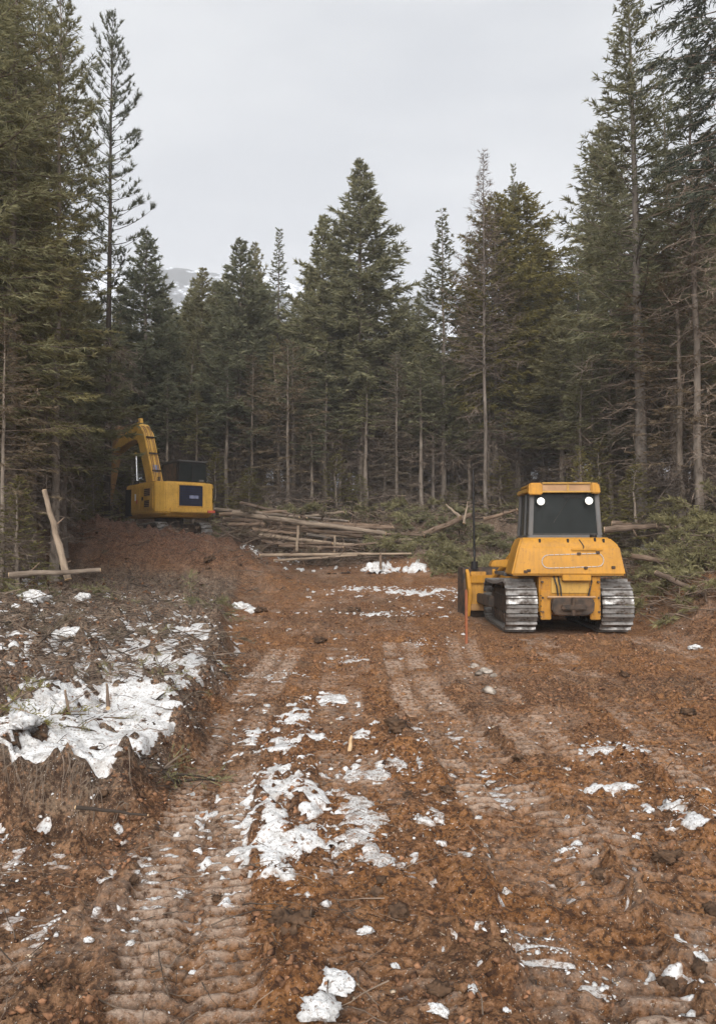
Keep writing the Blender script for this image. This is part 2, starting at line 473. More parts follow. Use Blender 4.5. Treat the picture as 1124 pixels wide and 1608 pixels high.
def terrain(x, y, fine=True):
    x = np.asarray(x, float); y = np.asarray(y, float)
    zb = np.interp(y, [-60, 14, 20, 24, 28, 32, 36, 40, 50, 70, 110, 200, 500, 1500, 6000],
                   [0, 0, 0.08, 0.38, 0.82, 1.40, 2.0, 2.6, 3.9, 6.0, 9.5, 12, 14, 16, 20])
    n_lo = fbm(x * 0.35, y * 0.35, 3, 3) - .5
    # left bank of pushed-up duff and slash
    xe = np.interp(y, [4, 5, 7, 9, 12, 16, 22, 30], [-0.95, -1.10, -1.18, -1.40, -1.95, -2.6, -3.3, -3.6]) + 0.55 * (fbm(x * .9 + 4, y * .9, 11, 3) - .5)
    s1 = xe - x
    s2 = (y - 4.95) * 0.9 + 0.5 * (fbm(x * 1.3, y * 1.3, 12, 3) - .5) + 0.12 * (x + 2)
    s = np.minimum(s1, s2)
    fr_ = sstep(.1, .5, s1 - s2)
    bl = (sstep(-0.02, 0.34, s) * (1 - fr_) + sstep(0.06, 0.20, s) * fr_) * (0.26 + 0.11 * np.clip(s1, 0, 7)) * (1 - 0.5 * sstep(18, 26, y))
    bl = bl - .09 * np.exp(-((s2 + .02) / .16) ** 2) * fr_ * sstep(-1.2, -1.7, x) * sstep(-3.6, -2.8, x)
    duff = sstep(0.02, 0.30, s + 0.35 * (fbm(x * 1.6, y * 1.6, 13, 3) - .5))
    # right bank
    xr = np.interp(y, [7, 12, 14, 16, 20, 26, 34], [7.4, 5.9, 5.75, 6.0, 6.7, 7.4, 8.0]) + 0.8 * (fbm(x * .6, y * .6, 14, 3) - .5)
    sr = x - xr
    br = (sstep(-.1, 2.4, sr) * 0.95 + np.clip(sr - 2, 0, 8) * 0.08) * sstep(8.5, 13.5, y)
    duff = np.maximum(duff, sstep(1.7, 2.9, sr) * sstep(10, 13, y) * sstep(.42, .6, fbm(x * .8, y * .8, 15, 3) + .12))
    # spoil mound the excavator stands on
    mx = sstep(-1.5, -5.4, x + 0.9 * n_lo) * sstep(-15, -10.5, x)
    my = sstep(22.3, 26.2, y + 1.2 * n_lo) * (1 - sstep(35, 40, y))
    plat = np.maximum(0, 1.72 - np.minimum(zb, 1.95))
    md = mx * my
    mound = md * plat
    mound += 0.42 * np.exp(-(((x + 8.1) / 1.2) ** 2 + ((y - 26.2) / 1.1) ** 2)) + 0.10 * np.exp(-(((x + 5.4) / 1.3) ** 2 + ((y - 26.6) / 1.0) ** 2))
    mound += 0.40 * np.exp(-(((x + 3.2) / 1.2) ** 2 + ((y - 24.6) / 1.2) ** 2))
    # windrow of slash along the forest edge
    wr = np.exp(-((y - 35.2) / 2.3) ** 2) * sstep(-6.5, -3.0, x) * (1 - sstep(14, 20, x)) * (0.55 + 1.0 * fbm(x * .5, y * .3, 19, 2))
    wr += 1.0 * np.exp(-(((x - 9.6) / 1.9) ** 2 + ((y - 20.6) / 2.2) ** 2)) + 0.7 * np.exp(-(((x - 8.8) / 2.5) ** 2 + ((y - 26) / 2.6) ** 2))
    wr += 0.55 * np.exp(-(((x - 2.3) / 1.5) ** 2 + ((y - 29.5) / 1.6) ** 2))
    duff = np.maximum(duff, sstep(.15, .5, wr))
    duff = np.maximum(duff, sstep(28, 31, y + 2 * n_lo) * (1 - md))
    duff = np.clip(duff * (1 - 0.85 * sstep(.12, .5, mound) * (1 - sstep(.2, .5, wr))), 0, 1)
    z = zb + bl + br + mound + wr
    near_dozer = sstep(1.9, 1.3, np.abs(x - 4.15)) * sstep(14.8, 15.3, y) * (1 - sstep(19.5, 20.5, y))
    near_exc = np.exp(-(((x + 7.1) / 2.2) ** 4 + ((y - 31) / 2.2) ** 4))
    rough_ = np.clip(0.26 + 1.3 * np.maximum(sstep(.0, .3, s) * .9, np.maximum(md * 1.5, sstep(.1, .6, wr))) + .9 * sstep(0, 1, sr) * sstep(9, 13, y), 0, 2.3)
    calm = (1 - 0.9 * near_dozer) * (1 - 0.9 * near_exc)
    far = 1 - sstep(60, 110, y)
    z = z + 0.22 * n_lo * far * calm * (0.45 + 0.8 * sstep(20, 30, y))
    z = z * 1.0
    z += (fbm(x * 1.5, y * 1.5, 5, 3) - .5) * 0.16 * rough_ * far * calm
    b1 = np.abs(fbm(x * 3.3, y * 3.3, 6, 3) - .5) * 2
    z += (b1 - .22) * 0.10 * rough_ * far * calm
    z = np.where(near_exc > 0.02, z * (1 - near_exc) + 1.93 * near_exc, z)
    z = z * (1 - near_dozer) + 0.0 * near_dozer
    rib = np.zeros_like(z); 
    if fine:
        dz, rib, fl = ribbon_field(x, y)
        sm = 1 - .94 * fl * (1 - sstep(0, .1, s))
        lum = fbm(x * 8, y * 8, 7, 3)
        z += (lum - .5) * 0.085 * (0.45 + 0.5 * rough_) * far * (1 - .6 * near_dozer) * sm
        z += np.maximum(0, fbm(x * 5.1, y * 5.1, 8, 2) - .58) * 0.36 * far * calm * (.6 + .6 * rough_) * sm
        z += np.maximum(0, fbm(x * 14, y * 14, 18, 2) - .55) * 0.14 * far * calm * sm
        z += (fbm(x * 26, y * 26, 9, 2) - .5) * 0.026 * far * (.5 + .5 * sm)
        k = (1 - sstep(0, .1, s)) * (1 - sstep(14, 15.5, y))
        z += dz * k
        rib = rib * k
    return z, duff, rib, md, s, sr

def Hs(x, y):
    return float(terrain(np.array([x]), np.array([y]))[0][0])

def ground_at(px, py, dmax=70):
    """where the line of sight through a photograph pixel meets the terrain"""
    r = ray(px, py)
    d = np.concatenate([np.linspace(1.5, 12, 700), np.linspace(12, dmax, 900)])
    k = d / r[1]
    zz = CAM_H + r[2] * k
    h = terrain(r[0] * k, d)[0]
    i = np.argmax(zz < h)
    if not (zz < h).any(): i = len(d) - 1
    return Vector((r[0] * k[i], d[i], h[i]))

def make_grid():
    ys = [-300, -120, -60, -30, -15, -8, -4, -2, -0.8, 0.0, 0.5, 0.9, 1.2, 1.45, 1.65, 1.8]
    y = 1.8
    while y < 6: y *= 1.0040; ys.append(y)
    while y < 11: y *= 1.0052; ys.append(y)
    while y < 26: y *= 1.0062; ys.append(y)
    while y < 60: y *= 1.011; ys.append(y)
    while y < 7000: y *= 1.10; ys.append(y)
    ys = np.array(ys)
    nc = 430
    u = np.linspace(-1, 1, nc)
    ext = np.cumsum(1.35 ** np.arange(1, 22)) * 0.02
    half = 0.52 * np.maximum(ys, 0) + 2.2
    X = np.empty((len(ys), nc + 2 * len(ext)))
    X[:, len(ext):len(ext) + nc] = half[:, None] * u[None, :]
    grow = np.maximum(1.0, 6000.0 / ((1 + ext[-1]) * half))
    e = half[:, None] * (1 + ext[None, :] * (1 + (grow[:, None] - 1) * (np.arange(1, len(ext) + 1) / len(ext))[None, :] ** 4))
    X[:, len(ext) + nc:] = e
    X[:, :len(ext)] = -e[:, ::-1]
    Y = np.repeat(ys[:, None], X.shape[1], 1)
    return X, Y
GX, GY = make_grid()
GZ, g_duff, g_rib, g_md, g_s, g_sr = terrain(GX, GY)
nr, ncol = GX.shape
idx = np.arange(nr * ncol).reshape(nr, ncol)
GF = np.stack([idx[:-1, :-1], idx[:-1, 1:], idx[1:, 1:], idx[1:, :-1]], -1).reshape(-1, 4)

_gy = GY[:, 0]; _f0 = (ncol - 430) // 2
def Hs(x, y):
    """quick height lookup in the ground mesh itself"""
    half = 0.52 * max(y, 0) + 2.2
    if y < -0.5 or y > 5000 or abs(x) >= half * .999:
        return float(terrain(np.array([x]), np.array([y]))[0][0])
    i = int(np.searchsorted(_gy, y)) - 1
    t = (y - _gy[i]) / (_gy[i + 1] - _gy[i])
    def row(r):
        h_ = 0.52 * max(_gy[r], 0) + 2.2
        c = min(max((x / h_ + 1) * .5 * 429, 0), 428.999); j = int(c); f = c - j
        return GZ[r, _f0 + j] * (1 - f) + GZ[r, _f0 + j + 1] * f
    return float(row(i) * (1 - t) + row(i + 1) * t)

# clay / topsoil / residue masks (material differences of the soil itself)
clay = sstep(.38, .62, fbm(GX * .55 + 2, GY * .42, 31, 4) + 0.10 * np.exp(-((GX - 3) / 2.2) ** 2))
for (cx_, cy_, rx_, ry_) in ((3.3, 12.5, 1.6, 1.6), (3.6, 7.8, .9, .8), (2.4, 4.1, .7, .5), (-0.25, 3.6, .6, 1.0), (-1.1, 13.2, 1.0, 1.2), (0.6, 6.8, 1.0, 0.6), (-1.5, 7.5, .35, 2.0)):
    clay = np.maximum(clay, sstep(.25, .8, np.exp(-(((GX - cx_) / rx_) ** 2 + ((GY - cy_) / ry_) ** 2)) * (.45 + 1.0 * fbm(GX * 2.2, GY * 2.2, 33, 3))))
clay = np.clip(clay * (1 - g_duff) * (1 - .6 * g_md), 0, 1)
resid = np.clip(g_rib * sstep(.30, .50, fbm(GX * 1.3, GY * 1.3, 35, 3)) * 1.0, 0, 1)
resid = np.maximum(resid, 0.30 * sstep(.57, .70, fbm(GX * 1.1, GY * .9, 36, 5, .62)) * (1 - .4 * g_duff) * (1 - g_md))
gmask = np.stack([g_duff, clay, resid, g_md], -1).reshape(-1, 4)

def soil_mat():
    m, nt, b = new_mat('churned_soil')
    at_ = nt.nodes.new('ShaderNodeAttribute'); at_.attribute_name = 'soil'
    sp = nt.nodes.new('ShaderNodeSeparateColor')
    nt.links.new(at_.outputs['Color'], sp.inputs[0])
    n_big = noise(nt, 0.8, 6, 0.62)
    n_mid = noise(nt, 6.5, 8, 0.66)
    n_fin = noise(nt, 30, 6, 0.72)
    n_speck = noise(nt, 85, 3, 0.6)
    n_cl = noise(nt, 2.3, 6, 0.68)
    soil = rgb(nt, n_mid, [(0.36, (0.081, 0.037, 0.015)), (0.50, (0.171, 0.080, 0.036)), (0.63, (0.268, 0.140, 0.069))])
    grey = rgb(nt, n_mid, [(0.36, (0.083, 0.046, 0.024)), (0.64, (0.234, 0.140, 0.078))])
    soil = mixc(nt, rgb(nt, n_big, [(0.46, (0, 0, 0)), (0.60, (0.7,) * 3)]), soil, grey)
    orange = rgb(nt, n_mid, [(0.36, (0.163, 0.064, 0.019)), (0.64, (0.334, 0.149, 0.047))])
    og = nt.nodes.new('ShaderNodeMath'); og.operation = 'MULTIPLY'
    nt.links.new(sp.outputs['Green'], og.inputs[0]); nt.links.new(rgb(nt, n_cl, [(0.38, (0.25,) * 3), (0.58, (.95,) * 3)]), og.inputs[1])
    soil = mixc(nt, og.outputs[0], soil, orange)
    mnd = rgb(nt, n_mid, [(0.36, (0.058, 0.021, 0.011)), (0.64, (0.148, 0.059, 0.034))])
    soil = mixc(nt, at_.outputs['Alpha'], soil, mnd)
    duff = rgb(nt, n_mid, [(0.36, (0.049, 0.034, 0.026)), (0.50, (0.124, 0.089, 0.064)), (0.64, (0.247, 0.198, 0.148))])
    soil = mixc(nt, sp.outputs['Red'], soil, duff)
    soil = mixc(nt, rgb(nt, n_fin, [(0.42, (0.9,) * 3), (0.51, (0, 0, 0))]), soil, (0.046, 0.023, 0.014))
    soil = mixc(nt, rgb(nt, n_fin, [(0.53, (0, 0, 0)), (0.63, (0.7,) * 3)]), soil, (0.37, 0.205, 0.115))
    # thin melting snow crust and pale grit caught on the ridges
    th = nt.nodes.new('ShaderNodeMath'); th.operation = 'MULTIPLY'
    nt.links.new(sp.outputs['Blue'], th.inputs[0])
    nt.links.new(rgb(nt, noise(nt, 20, 6, 0.72), [(0.40, (0, 0, 0)), (0.56, (1, 1, 1))]), th.inputs[1])
    soil = mixc(nt, th.outputs[0], soil, (0.47, 0.35, 0.27))
    soil = mixc(nt, rgb(nt, n_speck, [(0.64, (0, 0, 0)), (0.68, (0.8,) * 3)]), soil, (0.58, 0.50, 0.42))
    nt.links.new(soil, b.inputs['Base Color'])
    nt.links.new(rgb(nt, n_big, [(0.35, (0.97,) * 3), (0.65, (0.72,) * 3)]), b.inputs['Roughness'])
    b.inputs['Specular IOR Level'].default_value = 0.25
    p1 = bump(nt, b, n_mid, 0.9, 0.07)
    p2 = bump(nt, b, n_fin, 1.0, 0.025, p1)
    bump(nt, b, n_speck, 0.7, 0.010, p2)
    return m
M['soil'] = soil_mat()
ground_me = np_mesh('ground', np.stack([GX, GY, GZ], -1).reshape(-1, 3), GF, M['soil'], True,
                    {'soil': ('POINT', 'FLOAT_COLOR', gmask)})
tag(link('ground', ground_me), kind='structure')

# ------------------------------------------------------------------ far mountains
def mountains():
    n1, n2 = 170, 80
    xs = np.linspace(-1400, 1400, n1); ys = np.linspace(420, 1250, n2)
    X, Y = np.meshgrid(xs, ys)
    ridge = np.interp(X, [-1400, -700, -400, -230, -80, 40, 130, 240, 400, 700, 1400],
                      [185, 262, 284, 300, 284, 275, 302, 330, 345, 300, 210])
    prof = sstep(420, 860, Y) * (1 - 0.45 * sstep(950, 1250, Y))
    Z = 12 + ridge * prof * (0.88 + 0.24 * fbm(X / 150, Y / 150, 51, 5)) - 14 + 9 * fbm(X / 14, Y / 14, 52, 3)
    i = np.arange(n1 * n2).reshape(n2, n1)
    Fm = np.stack([i[:-1, :-1], i[:-1, 1:], i[1:, 1:], i[1:, :-1]], -1).reshape(-1, 4)
    m, nt, b = new_mat('forested_snowy_slope')
    f = noise(nt, 0.012, 7, 0.68)
    f2 = noise(nt, 0.16, 4, 0.7)
    c = rgb(nt, f, [(0.48, (0.020, 0.028, 0.036)), (0.53, (0.74, 0.78, 0.86))])
    c = mixc(nt, rgb(nt, f2, [(0.47, (0, 0, 0)), (0.60, (0.8,) * 3)]), c, (0.030, 0.038, 0.040))
    nt.links.new(c, b.inputs['Base Color']); b.inputs['Roughness'].default_value = 0.95
    me = np_mesh('mountain', np.stack([X, Y, Z], -1).reshape(-1, 3), Fm, m, True)
    tag(link('mountain', me), kind='structure')
mountains()

# ------------------------------------------------------------------ snow
def snow_mat(name, dirt, rim=True):
    m, nt, b = new_mat(name)
    f = noise(nt, 9, 7, 0.7, 'Position')
    g = noise(nt, 55, 4, 0.7, 'Position')
    g2 = noise(nt, 18, 7, 0.75, 'Position')
    c = rgb(nt, f, [(0.36, (0.40, 0.385, 0.37)), (0.48, (0.62, 0.62, 0.62)), (0.60, (0.76, 0.77, 0.78))])
    c = mixc(nt, rgb(nt, g2, [(0.56 - dirt * .10, (0, 0, 0)), (0.66 - dirt * .08, (0.9,) * 3)]), c, (0.25, 0.17, 0.12))
    c = mixc(nt, rgb(nt, g, [(0.57 - dirt * .09, (0, 0, 0)), (0.64 - dirt * .07, (0.85,) * 3)]), c, (0.14, 0.095, 0.065))
    nt.links.new(c, b.inputs['Base Color'])
    if rim:
        ca = nt.nodes.new('ShaderNodeAttribute'); ca.attribute_name = 'cover'
        ad = nt.nodes.new('ShaderNodeMath'); ad.operation = 'ADD'; nt.links.new(ca.outputs['Fac'], ad.inputs[0])
        nt.links.new(rgb(nt, g2, [(0.38, (0,) * 3), (0.62, (0.5,) * 3)]), ad.inputs[1])
        c = mixc(nt, rgb(nt, ad.outputs[0], [(0.22, (0,) * 3), (0.85, (1,) * 3)]), (0.23, 0.15, 0.105), c)
        nt.links.new(c, b.inputs['Base Color'])
    b.inputs['Roughness'].default_value = 0.7
    b.inputs['Specular IOR Level'].default_value = 0.3
    p = bump(nt, b, f, 0.7, 0.03)
    bump(nt, b, g, 0.9, 0.010, p)
    return m
M['snow'] = snow_mat('old_wet_snow', 0.15)
M['snow_grain'] = snow_mat('loose_snow_lump', 0.15, False)
M['snow_dirty'] = snow_mat('dirty_melting_snow', 0.75)

fan0 = (ncol - 430) // 2
def snow_patch(name, label, blobs, seed, thick=0.045, mat='snow', cut=0.5, freq=3.2, amp=1.0, cat='snow patch', group='patches of melting snow', bank=False):
    """blobs: (px, py, rx, ry) ellipses in metres laid on the ground where that pixel meets it"""
    B = []
    for (px, py, rx, ry) in blobs:
        g = ground_at(px, py); B.append((g.x, g.y, rx, ry))
    B = np.array(B)
    x0, x1 = (B[:, 0] - 2 * B[:, 2]).min(), (B[:, 0] + 2 * B[:, 2]).max()
    y0, y1 = (B[:, 1] - 2 * B[:, 3]).min(), (B[:, 1] + 2 * B[:, 3]).max()
    r0, r1 = np.searchsorted(GY[:, 0], y0), np.searchsorted(GY[:, 0], y1) + 1
    sub = slice(r0, r1)
    X, Y, Z = GX[sub], GY[sub], GZ[sub]
    cm = (X[-1] > x0) & (X[0] < x1) | (X[0] > x0) & (X[-1] < x1)
    X, Y, Z = X[:, cm], Y[:, cm], Z[:, cm]
    if X.shape[0] < 3 or X.shape[1] < 3: return
    f = np.zeros_like(X)
    for bx, by, rx, ry in B:
        f = np.maximum(f, np.exp(-(((X - bx) / (rx * .8)) ** 2 + ((Y - by) / (ry * .8)) ** 2)))
    nz = fbm(X * freq, Y * freq, seed, 5, .62)
    v = f * 1.25 + (nz - .5) * 2.0 * amp + (fbm(X * freq * 3.1, Y * freq * 3.1, seed + 9, 4, .65) - .5) * 0.9 - cut
    v = v + (fbm(X * 13, Y * 17, seed + 31, 3, .6) - .5) * 1.5
    Zc = Z.copy()                                     # the snow lies level over the clods, which poke through
    for ax_ in (0, 1):
        acc = np.zeros_like(Zc); k_ = 4
        for q_ in range(-k_, k_ + 1):
            acc += np.take(Zc, np.clip(np.arange(Zc.shape[ax_]) + q_, 0, Zc.shape[ax_] - 1), axis=ax_)
        Zc = acc / (2 * k_ + 1)
    gy_ = np.gradient(Zc)[0] / np.maximum(np.gradient(Y)[0], 1e-4)
    gx_ = np.gradient(Zc)[1] / np.maximum(np.gradient(X)[1], 1e-4)
    v = v - 1.4 * sstep(.6, 1.2, np.hypot(gx_, gy_))
    if bank: v = v - 2.5 * (1 - sstep(.10, .30, terrain(X, Y, False)[4]))
    th = np.clip(v, -.4, .6) / .6
    Zs = Zc + th * thick * .75 - .004 + (fbm(X * 7, Y * 7, seed + 5, 3, .5) - .5) * .016 + (fbm(X * 34, Y * 34, seed + 6, 2, .5) - .5) * .014 - .05 * (th < 0) * np.clip(-th * 4, 0, 1)
    v = Zs - Z + .004
    # melt hollows: smooth over the small clods beneath
    n2, n1 = X.shape
    i = np.arange(n1 * n2).reshape(n2, n1)
    Fm = np.stack([i[:-1, :-1], i[:-1, 1:], i[1:, 1:], i[1:, :-1]], -1).reshape(-1, 4)
    keep = (v.ravel()[Fm] > 0).any(1)
    Fm = Fm[keep]
    if len(Fm) == 0: return
    used = np.unique(Fm); remap = np.full(n1 * n2, -1); remap[used] = np.arange(len(used))
    V = np.stack([X, Y, Zs], -1).reshape(-1, 3)[used]
    o = link(name, np_mesh(name, V, remap[Fm], M[mat], True, {'cover': ('POINT', 'FLOAT', np.clip((Zs - Z).ravel()[used] / .024, 0, 1))}))
    tag(o, label, cat, group, 'stuff')
    # loose grains and crumbled bits round the patch, joined in as its own fringe
    rg = np.random.RandomState(seed)
    area = float(sum(math.pi * b_[2] * b_[3] for b_ in B)); dm = float(B[:, 1].mean())
    n = int(min(1000, 550 * area / (.25 + .06 * dm) + 60))
    j = rg.randint(len(B), size=n * 2)
    gx = B[j, 0] + B[j, 2] * rg.normal(size=n * 2) * .75; gy2 = B[j, 1] + B[j, 3] * rg.normal(size=n * 2) * .75
    w_ = fbm(gx * freq, gy2 * freq, seed, 5, .62)
    if bank: w_ = w_ * (terrain(gx, gy2, False)[4] > .05)
    ok = w_ > .43 + .10 * rg.rand(n * 2)
    gx, gy2 = gx[ok][:n], gy2[ok][:n]
    if len(gx) > 5:
        gz = terrain(gx, gy2)[0]
        sz = .0028 * (7.5 ** (rg.rand(len(gx)) ** 2.2)) * (.55 + .075 * gy2)
        scl = np.stack([sz * (.7 + .8 * rg.rand(len(gx))), sz * (.7 + .6 * rg.rand(len(gx))), sz * (.25 + .35 * rg.rand(len(gx)))], -1)
        GRAINS.append((np.stack([gx, gy2, gz + sz * .15], -1), (rg.rand(len(gx), 3) - .5) * np.array([1, 1, 12.6]), scl))
    return o
GRAINS = []
snow_patch('snow_patch', 'broad bright snow patch on the left slash bank above the root-hung edge',
           [(205, 1095, .45, .7), (130, 1165, .75, .35), (60, 1195, .6, .25), (235, 1150, .35, .4), (20, 1190, .6, .25), (70, 1120, .35, .3), (190, 1180, .4, .3), (20, 1125, .4, .25), (-60, 1170, .8, .4), (170, 1130, .5, .5), (110, 1195, .5, .25), (240, 1190, .3, .3), (245, 1110, .3, .4)], 101, .085, cut=.12, bank=True)
snow_patch('snow_patch', 'grainy snow on the left bank below the dirt mound', [(325, 985, .55, .8), (290, 975, .7, .7), (300, 945, .5, .8), (265, 1010, .6, .7), (285, 1030, .5, .6)], 102, .06, 'snow', .12, 4, bank=True)
snow_patch('snow_patch', 'thin twig-strewn snow dusting at the lip of the left bank', [(290, 1060, .45, .7), (320, 1045, .25, .4), (250, 1075, .4, .4), (230, 1020, .7, .7), (180, 1040, .6, .5)], 103, .055, 'snow_dirty', .22, 6, 1.2, bank=True)
snow_patch('snow_patch', 'largest lumpy snow patch in the wheel track beside the cleat marks', [(400, 1335, .25, .3), (440, 1310, .22, .3), (420, 1280, .2, .3)], 104, .055, cut=.42, freq=5)
snow_patch('snow_patch', 'long ragged snow trail in the track just beyond the lumpy patch', [(450, 1235, .25, .3), (490, 1250, .16, .4), (420, 1240, .15, .3), (440, 1215, .2, .2)], 105, .05, cut=.42, freq=5)
snow_patch('snow_patch', 'narrow snow streak in the track leading up to the ragged trail', [(440, 1175, .16, .35), (485, 1148, .2, .3), (520, 1100, .25, .3), (470, 1120, .16, .4), (395, 1150, .12, .5)], 106, .045, cut=.46, freq=5)
snow_patch('snow_patch', 'small fading snow streak on the verge left of the cleat marks', [(240, 1415, .10, .14), (215, 1435, .07, .1), (265, 1335, .08, .2), (275, 1400, .06, .1)], 107, .025, 'snow_dirty', .34, 8)
snow_patch('snow_patch', 'broken dirty snow beside dark soil in the middle of the road', [(570, 1290, .18, .35), (545, 1310, .12, .2), (600, 1355, .09, .10), (580, 1325, .1, .2), (670, 1296, .1, .1), (580, 1215, .28, .2), (625, 1205, .2, .15), (555, 1265, .15, .2)], 108, .04, 'snow_dirty', .46, 8, 1.3)
snow_patch('snow_patch', 'small snow remnant on the clay at the right side of the road', [(1105, 1277, .16, .22), (1060, 1270, .15, .12), (1016, 1273, .1, .12), (960, 1235, .2, .1)], 109, .035, 'snow', .52, 8, 1.2)
snow_patch('snow_patch', 'snow crust on the clods at the lower right corner', [(1095, 1497, .05, .1), (1060, 1530, .06, .07), (1120, 1545, .05, .06)], 110, .03, 'snow', .40, 12)
snow_patch('snow_patch', 'faint grey snow smear on orange clay behind the bulldozer', [(990, 1172, .35, .25), (950, 1180, .25, .2)], 111, .012, 'snow_dirty', .6, 7, 1.2)
snow_patch('snow_patch', 'long thin snow strip across the road beside the bulldozer blade', [(590, 925, .9, .5), (640, 930, 1.1, .4), (690, 928, .8, .5), (605, 962, .6, .4)], 112, .05, 'snow', .46, 2.5)
snow_patch('snow_patch', 'small snow remnant in front of the log pile', [(592, 890, .5, .6), (400, 862, .35, .5), (660, 890, .3, .3), (460, 880, .5, .4)], 113, .12, 'snow', .45, 2.5)
snow_patch('snow_patch', 'pale snow smears crossing the road in front of the survey stake', [(430, 1060, .4, .25), (600, 965, .5, .4), (560, 1035, .4, .2), (660, 1010, .3, .3)], 114, .012, 'snow_dirty', .66, 5, 1.4)
snow_patch('snow_patch', 'frosty flecks on the dirt verge at the lower left', [(25, 1350, .12, .25), (60, 1460, .1, .15), (15, 1450, .1, .12)], 115, .012, 'snow_dirty', .5, 11, 1.3)
snow_patch('snow_patch', 'grey snow crust along the right wheel track cleat marks', [(860, 1510, .15, .1), (830, 1480, .12, .12), (930, 1560, .12, .08), (780, 1250, .15, .5), (720, 1160, .15, .5), (660, 1150, .15, .5), (900, 1335, .06, .06)], 116, .012, 'snow_dirty', .70, 11, 1.4)

# lumps of snow: knobbly little heaps, each its own object
def blob_mesh(name, seed, mat, flat=0.6, sub=3, rough_=0.35, freq=2.0):
    bm = bmesh.new()
    bmesh.ops.create_icosphere(bm, subdivisions=sub, radius=1.0)
    V = np.array([v.co[:] for v in bm.verts])
    d = fbm(V[:, 0] * freq + V[:, 2] * 1.3 + seed, V[:, 1] * freq - V[:, 2] * 1.7 + seed * 2, seed, 4, .6) - .5
    V = V * (1 + rough_ * 2 * d)[:, None]
    V[:, 2] *= flat
    hf = fbm(V[:, 0] * 6 + V[:, 2] * 4 + seed, V[:, 1] * 6 - V[:, 2] * 5, seed + 3, 3) - .5
    V = V * (1 + .22 * hf)[:, None]
    V[:, 2] = np.where(V[:, 2] < -.25, -.25 + (V[:, 2] + .25) * .3, V[:, 2])
    for v, c in zip(bm.verts, V): v.co = c
    me = bpy.data.meshes.new(name)
    bm.to_mesh(me); bm.free()
    me.polygons.foreach_set('use_smooth', np.ones(len(me.polygons), bool))
    me.materials.append(mat)
    return me
SN = [blob_mesh('snow_lump', 200 + k, M['snow_grain'], .55, 4, .75, 2.3) for k in range(4)]
CL = [blob_mesh('soil_clod', 220 + k, None, .75, 4, .8, 2.4) for k in range(4)]
M['clod'] = simple('dark_clod_soil', (0.030, 0.019, 0.013), (0.120, 0.072, 0.044), 14, 0.95, bmp=0.7, bscale=40, spec=.2, coord='Position')
M['stone'] = simple('grey_field_stone', (0.10, 0.075, 0.055), (0.42, 0.37, 0.32), 9, 0.85, bmp=0.4, bscale=30, coord='Position')
for me in CL: me.materials.clear(); me.materials.append(M['clod'])
ST = [blob_mesh('stone', 240 + k, M['stone'], .7, 3, .6, 1.5) for k in range(3)]
rl = random.Random(5)
def lump(name, meshes, px, py, w, label, cat, group=None, h=1.0, lift=0.05):
    g = ground_at(px, py)
    o = link(name, rl.choice(meshes), None, (g.x, g.y, g.z + w * .5 * lift), (rl.uniform(-.2, .2), rl.uniform(-.2, .2), rl.uniform(0, 6)), (w * .5, w * .4, w * .5 * h))
    tag(o, label, cat, group)
    return o
lump('snow_lump', SN, 521, 1548, .15, 'flat snow lump lying just behind the larger one near the road centre', 'snow lump', h=.5)
lump('snow_lump', SN, 503, 1588, .17, 'larger crumbly snow lump with dirt under it near the road centre', 'snow lump', h=.6)
for (px, py, w) in ((688, 1597, .075), (742, 1556, .05), (795, 1587, .032), (575, 1463, .07), (140, 1480, .05), (303, 1530, .035), (205, 1490, .04), (885, 1337, .05), (1020, 1275, .06), (620, 1520, .05)):
    lump('snow_lump', SN, px, py, w, 'little white snow lump lying loose on the brown road', 'snow lump', 'loose snow lumps on the road', .8)
for (px, py, w) in ((107, 1000, .38), (55, 947, .55), (130, 945, .3), (85, 1110, .4), (380, 955, .5), (395, 962, .35), (62, 1130, .35), (30, 1140, .3)):
    lump('snow_lump', SN, px, py, w, 'rounded snow lump caught among the slash of the left bank', 'snow lump', 'snow lumps on the left bank', .8)
for (px, py, w) in ((590, 895, .75), (575, 897, .4), (605, 900, .35)):
    lump('snow_lump', SN, px, py, w, 'white snow heap in front of the felled logs', 'snow lump', 'snow heaps by the logs', 1.0)
for (px, py, w) in ((1015, 865, .5), (1030, 855, .35), (1048, 912, .35), (1068, 905, .3), (1090, 1018, .22)):
    lump('snow_lump', SN, px, py, w, 'snow clinging to the slash beside the bulldozer', 'snow lump', 'snow lumps in the right slash', .8)
for (px, py, w) in ((768, 1088, .22), (745, 1048, .18), (752, 1060, .16), (766, 1058, .15), (759, 1055, .15), (775, 1062, .13)):
    lump('stone', ST, px, py, w * .8, 'pale stone in the short row below the orange survey stake', 'stone', 'stones below the survey stake', .8)
lump('soil_clod', CL, 436, 1447, .13, 'dark wet soil clod, smaller of the touching pair in the road', 'soil clod', h=.8)
lump('soil_clod', CL, 464, 1452, .19, 'dark wet soil clod, larger of the touching pair in the road', 'soil clod', h=.8)
lump('soil_clod', CL, 688, 1568, .10, 'round dark soil clod right behind a small snow lump', 'soil clod', h=1.0)
lump('soil_clod', CL, 622, 1145, .26, 'soil clod standing alone between the two cleat tracks', 'soil clod', h=.8)
for (px, py, w) in ((600, 1385, .09), (625, 1435, .12), (590, 1405, .1), (1040, 1350, .16), (1060, 1345, .12), (1115, 1430, .12), (210, 1385, .08), (420, 1362, .06), (1050, 1550, .1), (1095, 1520, .1), (340, 1420, .06), (875, 1390, .07), (940, 1385, .1), (540, 1330, .1), (700, 1240, .12), (815, 1190, .12), (500, 1010, .3), (556, 960, .4), (410, 960, .4), (330, 880, .5), (980, 1060, .2), (1080, 1120, .2), (640, 1250, .12)):
    lump('soil_clod', CL, px, py, w * .75, 'loose brown soil clod lying on the road surface', 'soil clod', 'loose soil clods on the road', .75)

